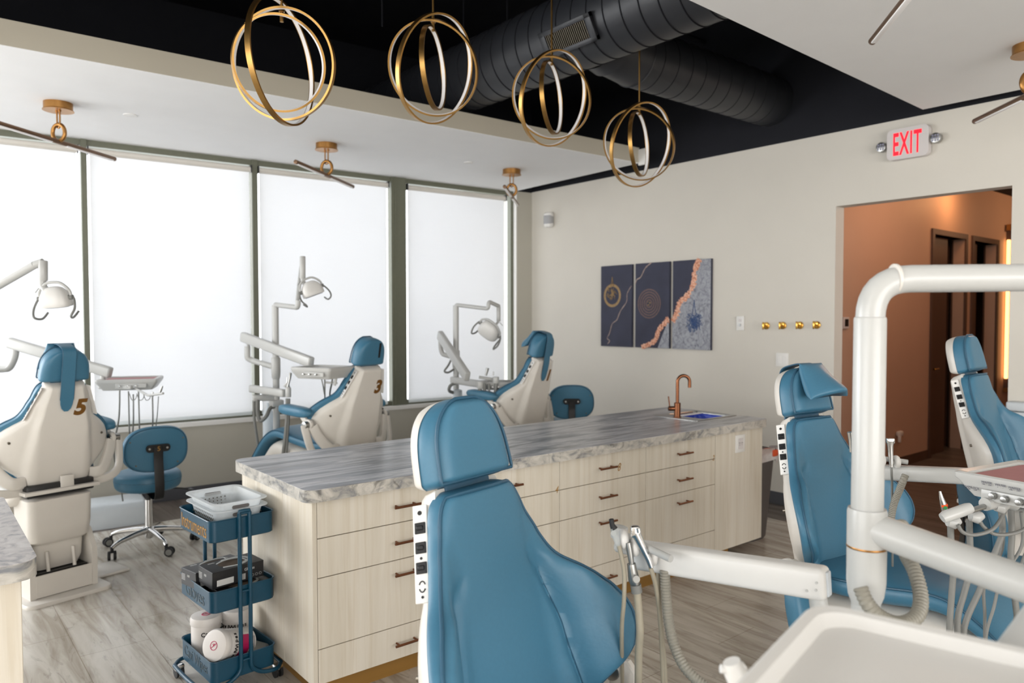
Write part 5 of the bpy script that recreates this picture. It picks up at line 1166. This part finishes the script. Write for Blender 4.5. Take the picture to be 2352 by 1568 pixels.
# ------------------------------------------------------------------ rolling cart
cx0, cx1, cy0, cy1 = .945, 1.225, 3.14, 3.50
CXX, CYY = (cx0+cx1)/2, (cy0+cy1)/2; CW, CD = cx1-cx0, cy1-cy0
CR = rad(4)
t = thing('rolling_cart', 'teal three-tier metal rolling cart standing against the island end', 'cart', (CXX, CYY, 0), CR)
tz = [.755, .46, .165]
for k, z in enumerate(tz):
    b = nb(); o_ = rrect(CW, CD, .03); i_ = rrect(CW-.004, CD-.004, .028)
    loft(b, [[Vector((x_, y_, z_)) for x_, y_ in rrect(w1, d1, .03)] for w1, d1, z_ in ((CW-.01, CD-.01, z-.092), (CW, CD, z-.088), (CW, CD, z-.003), (CW+.008, CD+.008, z), (CW+.006, CD+.006, z+.003), (CW-.004, CD-.004, z), (CW-.005, CD-.005, z-.086), (.05, .05, z-.0865))]); tr = obj('tray', b, 'teal', t, angle=40)
    tf = frame((-CW/2-.0008, 0, z-.045), (0, -1, 0), (0, 0, 1))
    text('tray_lettering', ['Instruments', 'Gloves', 'Cavi Wipes'][k], .068, tf, 'goldtext' if k == 0 else 'dimtext', tr, fitw=[.28, .21, .26][k], fith=.06)
for s in (-1, 1):
    b = nb(); yy = s*(CD/2+.011)
    for q in (-1, 1):
        elbow(b, [(q*.022, yy, .775), (q*.022, yy, .10), (q*.022+q*.05, yy, .065), (q*CW*.5, yy*1.02, .06), (q*(CW/2+.04), yy*.75, .06)], .0088, .04, 14)
    for z in (.772, tz[1]-.02, tz[2]-.02): tube(b, [(-.022, yy, z), (.022, yy, z)], .005, 8)
    tube(b, [(-.022, yy, .775), (-.022, yy, .782), (0, yy, .783), (.022, yy, .782), (.022, yy, .775)], .0075, 10)
    obj('pole_pair', b, 'teal', t)
for q in (-1, 1): b = nb(); elbow(b, [(q*(CW/2+.04), -CD*.40, .06), (q*(CW/2+.045), 0, .06), (q*(CW/2+.04), CD*.40, .06)], .0088, .04, 12); obj('base_rail', b, 'teal', t)
for qx in (-1, 1):
    for qy in (-1, 1):
        c = Vector((qx*(CW/2+.02), qy*(CD/2-.03), .027)); b = nb()
        for s in (-1, 1): cyl(b, c+Vector((s*.006, 0, 0)), c+Vector((s*.016, 0, 0)), .026, 18)
        w1 = obj('caster', b, 'rubber', t); b = nb(); box(b, c+Vector((0, .0, .02)), (.04, .035, .025), .005); obj('caster_bracket', b, 'chrome', w1)
CM = Matrix.Translation((CXX, CYY, 0)) @ Matrix.Rotation(CR, 4, 'Z')
def put(o, x, y, z, rz=0, rx=0): o.matrix_world = CM @ Matrix.Translation((x, y, z)) @ Matrix.Rotation(rz, 4, 'Z') @ Matrix.Rotation(rx, 4, 'X'); return o
def basket(z, label):
    t = thing('plastic_basket', label, 'basket', group='frosted plastic baskets'); w1, d1 = .215, .31
    b = nb(); loft(b, [[Vector((x_, y_, z_)) for x_, y_ in rrect(ww, dd, .045)] for ww, dd, z_ in ((.02, .05, .001), (w1-.05, d1-.05, .0), (w1-.03, d1-.03, .006), (w1, d1, .082), (w1+.035, d1+.035, .085), (w1+.035, d1+.035, .089), (w1-.002, d1-.002, .088), (w1-.034, d1-.034, .008), (w1-.06, d1-.06, .004), (.02, .05, .004))], False); bo = obj('basket_body', b, 'frost', t, angle=50)
    for s in (-1, 1): b = nb(); prism(b, rrect(.075, .015, .007), .001, frame((0, s*(d1/2-.0045 if s > 0 else d1/2+.0005)*1.0, .065), (-1, 0, 0), (0, 0, 1))); obj('hand_slot', b, 'binp', bo, False)
    b = nb()
    for iy in range(13):
        for iz in range(3):
            for s in (-1, 1): y_ = -.11+iy*.018; z_ = .02+iz*.014; cyl(b, (s*(w1/2-.0115+z_*.17), y_, z_), (s*(w1/2-.0085+z_*.17), y_, z_), .003, 6)
    for ix in range(9):
        for iz in range(3): x_ = -.072+ix*.018; z_ = .018+iz*.014; cyl(b, (x_, d1/2-.018+z_*.17, z_), (x_, d1/2-.0125+z_*.17, z_), .003, 6)
    h_ = obj('vent_hole', b, 'screw', bo, False); h_['kind'] = 'stuff'
    return t
put(basket(0, 'lower frosted plastic basket in the top tray of the teal cart'), .005, .005, tz[0]-.058)
put(basket(0, 'upper frosted plastic basket nested on another in the teal cart'), .005, .01, tz[0]-.028)
def glovebox(label, variant):
    t = thing('glove_box', label, 'glove box', group='black glove boxes'); L, W_, H = .235, .125, .072
    b = nb(); box(b, (0, 0, H/2), (L, W_, H), .0015, 1); bo = obj('carton', b, 'boxb', t, False)
    b = nb(); lathe(b, [(0, 0), (.04, 0), (.04, .0012), (0, .0012)], (0, 0, 0), 32, Matrix.Translation((.0, 0, H)) @ Matrix.Diagonal((1.5, .9, 1, 1))); obj('opening', b, 'boxin', bo, False)
    b = nb()
    P = [(-.06, -.045), (.02, -.05), (.075, -.02), (.06, .035), (-.03, .04), (-.075, .01)]
    for k in range(3): tube(b, [Vector((x_*(1-.1*k)+random.uniform(-.008, .008), y_*(1-.1*k), H+.003+random.uniform(0, .005))) for x_, y_ in P[k:k+4]], .0025, 5, curve=4)
    obj('plastic_film', b, 'cleartip', bo)
    fy = frame((0, -W_/2-.0004, H/2), (1, 0, 0), (0, 0, 1)); fx = frame((-L/2-.0004, 0, H/2), (0, -1, 0), (0, 0, 1)); ft = frame((0, 0, H+.0004), (1, 0, 0), (0, 1, 0))
    text('carton_print', 'GLOVES' if variant != 1 else 'Gloves', .017, fy @ Matrix.Translation((.05, .015, 0)), 'ltext', bo)
    text('carton_print', 'Nitrile', .011, ft @ Matrix.Translation((-.07, .045, 0)), 'ltext', bo)
    text('carton_print', '100', .014, fx @ Matrix.Translation((0, .01, 0)), 'ltext', bo)
    b = nb()
    for k in range(5): box(b, (-.045+.002, .012-k*.006, .0002), (.03, .002, .0006), 0, 1, fx)
    obj('carton_stripes', b, 'ltext', bo, False); b = nb()
    q = nb(); box(q, (-.06, -.014, .0003), (.075, .026, .0006), 0, 1, fy); obj('carton_label', q, 'ltext', bo, False)
    for k in range(12): box(b, (.0+k*.0028, -.014, .0003), (.0013 if k % 3 else .002, .026, .0006), 0, 1, fy)
    o_ = obj('carton_barcode', b, 'ltext', bo, False)
    b = nb()
    for k in range(3): tube(b, [fy @ Vector((.065+k*.018+.006*cos(a), -.018+.006*sin(a), .0005)) for a in [2*pi*i/6 for i in range(6)]], .0006, 4, closed=True)
    obj('carton_symbol', b, 'ltext', bo, False)
    return t
zt = tz[1]-.086
put(glovebox('black open-topped glove box at the back left of the middle cart tray', 0), -.03, .07, zt+.055, rad(8))
put(glovebox('black glove box lowest at the front of the middle cart tray', 2), .02, -.105, zt+.0, rad(2))
put(glovebox('black glove box on top of the front one in the middle cart tray', 1), -.005, -.06, zt+.085, rad(5), rad(3))
put(glovebox('black glove box under the back left one in the middle cart tray', 0), -.005, .085, zt-.0 if False else zt-.018+.0, rad(0))
def canister(label, L=.20, r=.063):
    t = thing('wipes_canister', label, 'canister', group='white wipes canisters')
    b = nb(); P = [(0, 0), (r-.004, 0), (r, .004), (r, L*.74), (r*.98, L*.76), (r*.98, L*.79)]; lathe(b, P, seg=40); bo = obj('body', b, 'canist', t, angle=30)
    b = nb(); lathe(b, [(r*.9, L*.78), (r*1.04, L*.78), (r*1.06, L*.8), (r*1.06, L*.9), (r*1.0, L*.95), (r*.8, L*.965), (0, L*.965)], seg=40); li = obj('lid', b, 'canist', t, angle=30)
    b = nb(); 
    tube(b, [(r*.28*cos(a), r*.28*sin(a), L*.968) for a in [2*pi*k/28 for k in range(28)]], .0014, 5, closed=True); tube(b, [(-r*.19, -r*.19, L*.968), (r*.19, r*.19, L*.968)], .0014, 5); tube(b, [(-.005, .006, L*.968), (.0, -.002, L*.968), (.006, .004, L*.968), (.0, .008, L*.968)], .0016, 5); obj('lid_symbol', b, 'pink', li)
    b = nb(); lo = []
    for k in range(17): a = rad(-45+90*k/16); lo.append(a)
    va = [b.verts.new(((r+.0006)*cos(a), (r+.0006)*sin(a), L*.22)) for a in lo]; vb = [b.verts.new(((r+.0006)*cos(a), (r+.0006)*sin(a), L*.52)) for a in lo]
    for k in range(16): b.faces.new((va[k], va[k+1], vb[k+1], vb[k]))
    obj('label_patch', b, 'pink', bo)
    for k, ch in enumerate('CaviWipes'):
        a = rad(-62+k*14); m_ = frame(((r+.0012)*cos(a), (r+.0012)*sin(a), L*.62), (-sin(a), cos(a), 0), (0, 0, 1)); text('label_lettering', ch, .026, m_, 'dark', bo, bold=.0006)
    b = nb()
    for k in range(6):
        a0 = rad(-50); tube(b, [((r+.0005)*cos(a0+rad(3*i)), (r+.0005)*sin(a0+rad(3*i)), L*(.17-.022*k)) for i in range(30)], .0007, 4)
    obj('label_lines', b, 'greytext', bo)
    return t
zt = tz[2]-.086
put(canister('white wipes canister standing at the back of the bottom cart tray'), -.058, .095, zt, rad(-60))
put(canister('white wipes canister standing behind the tipped one, partly hidden by the poles'), .075, .085, zt, rad(-125))
c_ = canister('white wipes canister tipped on its side in the bottom cart tray')
a0 = CM @ Vector((.06, -.045, zt+.075)); ax = (CM.to_3x3() @ Vector((-.80, -.35, .28))).normalized(); q_ = ax.to_track_quat('Z', 'Y').to_matrix().to_4x4(); dq = q_.to_3x3().transposed() @ (Vector((0, 0, CH))-a0)
c_.matrix_world = Matrix.Translation(a0) @ q_ @ Matrix.Rotation(math.atan2(dq.y, dq.x)-.25, 4, 'Z')
t = thing('plastic_pack', 'clear plastic pack with dark contents at the right of the bottom cart tray', 'plastic pack'); b = nb(); box(b, (0, 0, .02), (.07, .12, .03), .008); obj('contents', b, 'blackp', t); b = nb(); box(b, (0, 0, .022), (.085, .14, .045), .012); obj('wrapper', b, 'cleartip', t); put(t, .085, -.06, zt+.02, rad(20))
# ------------------------------------------------------------------ pale thing on the corridor wall
p = ony(2060, 995, YC); t = thing('wall_bracket', 'small pinkish hand sanitiser holder on the corridor wall', 'dispenser', (p.x, YC, p.z)); b = nb(); box(b, (0, -.03, 0), (.1, .05, .06), .02, 3); box(b, (-.05, -.05, -.05), (.03, .03, .07), .01, 2); obj('holder_body', b, 'canist', t)
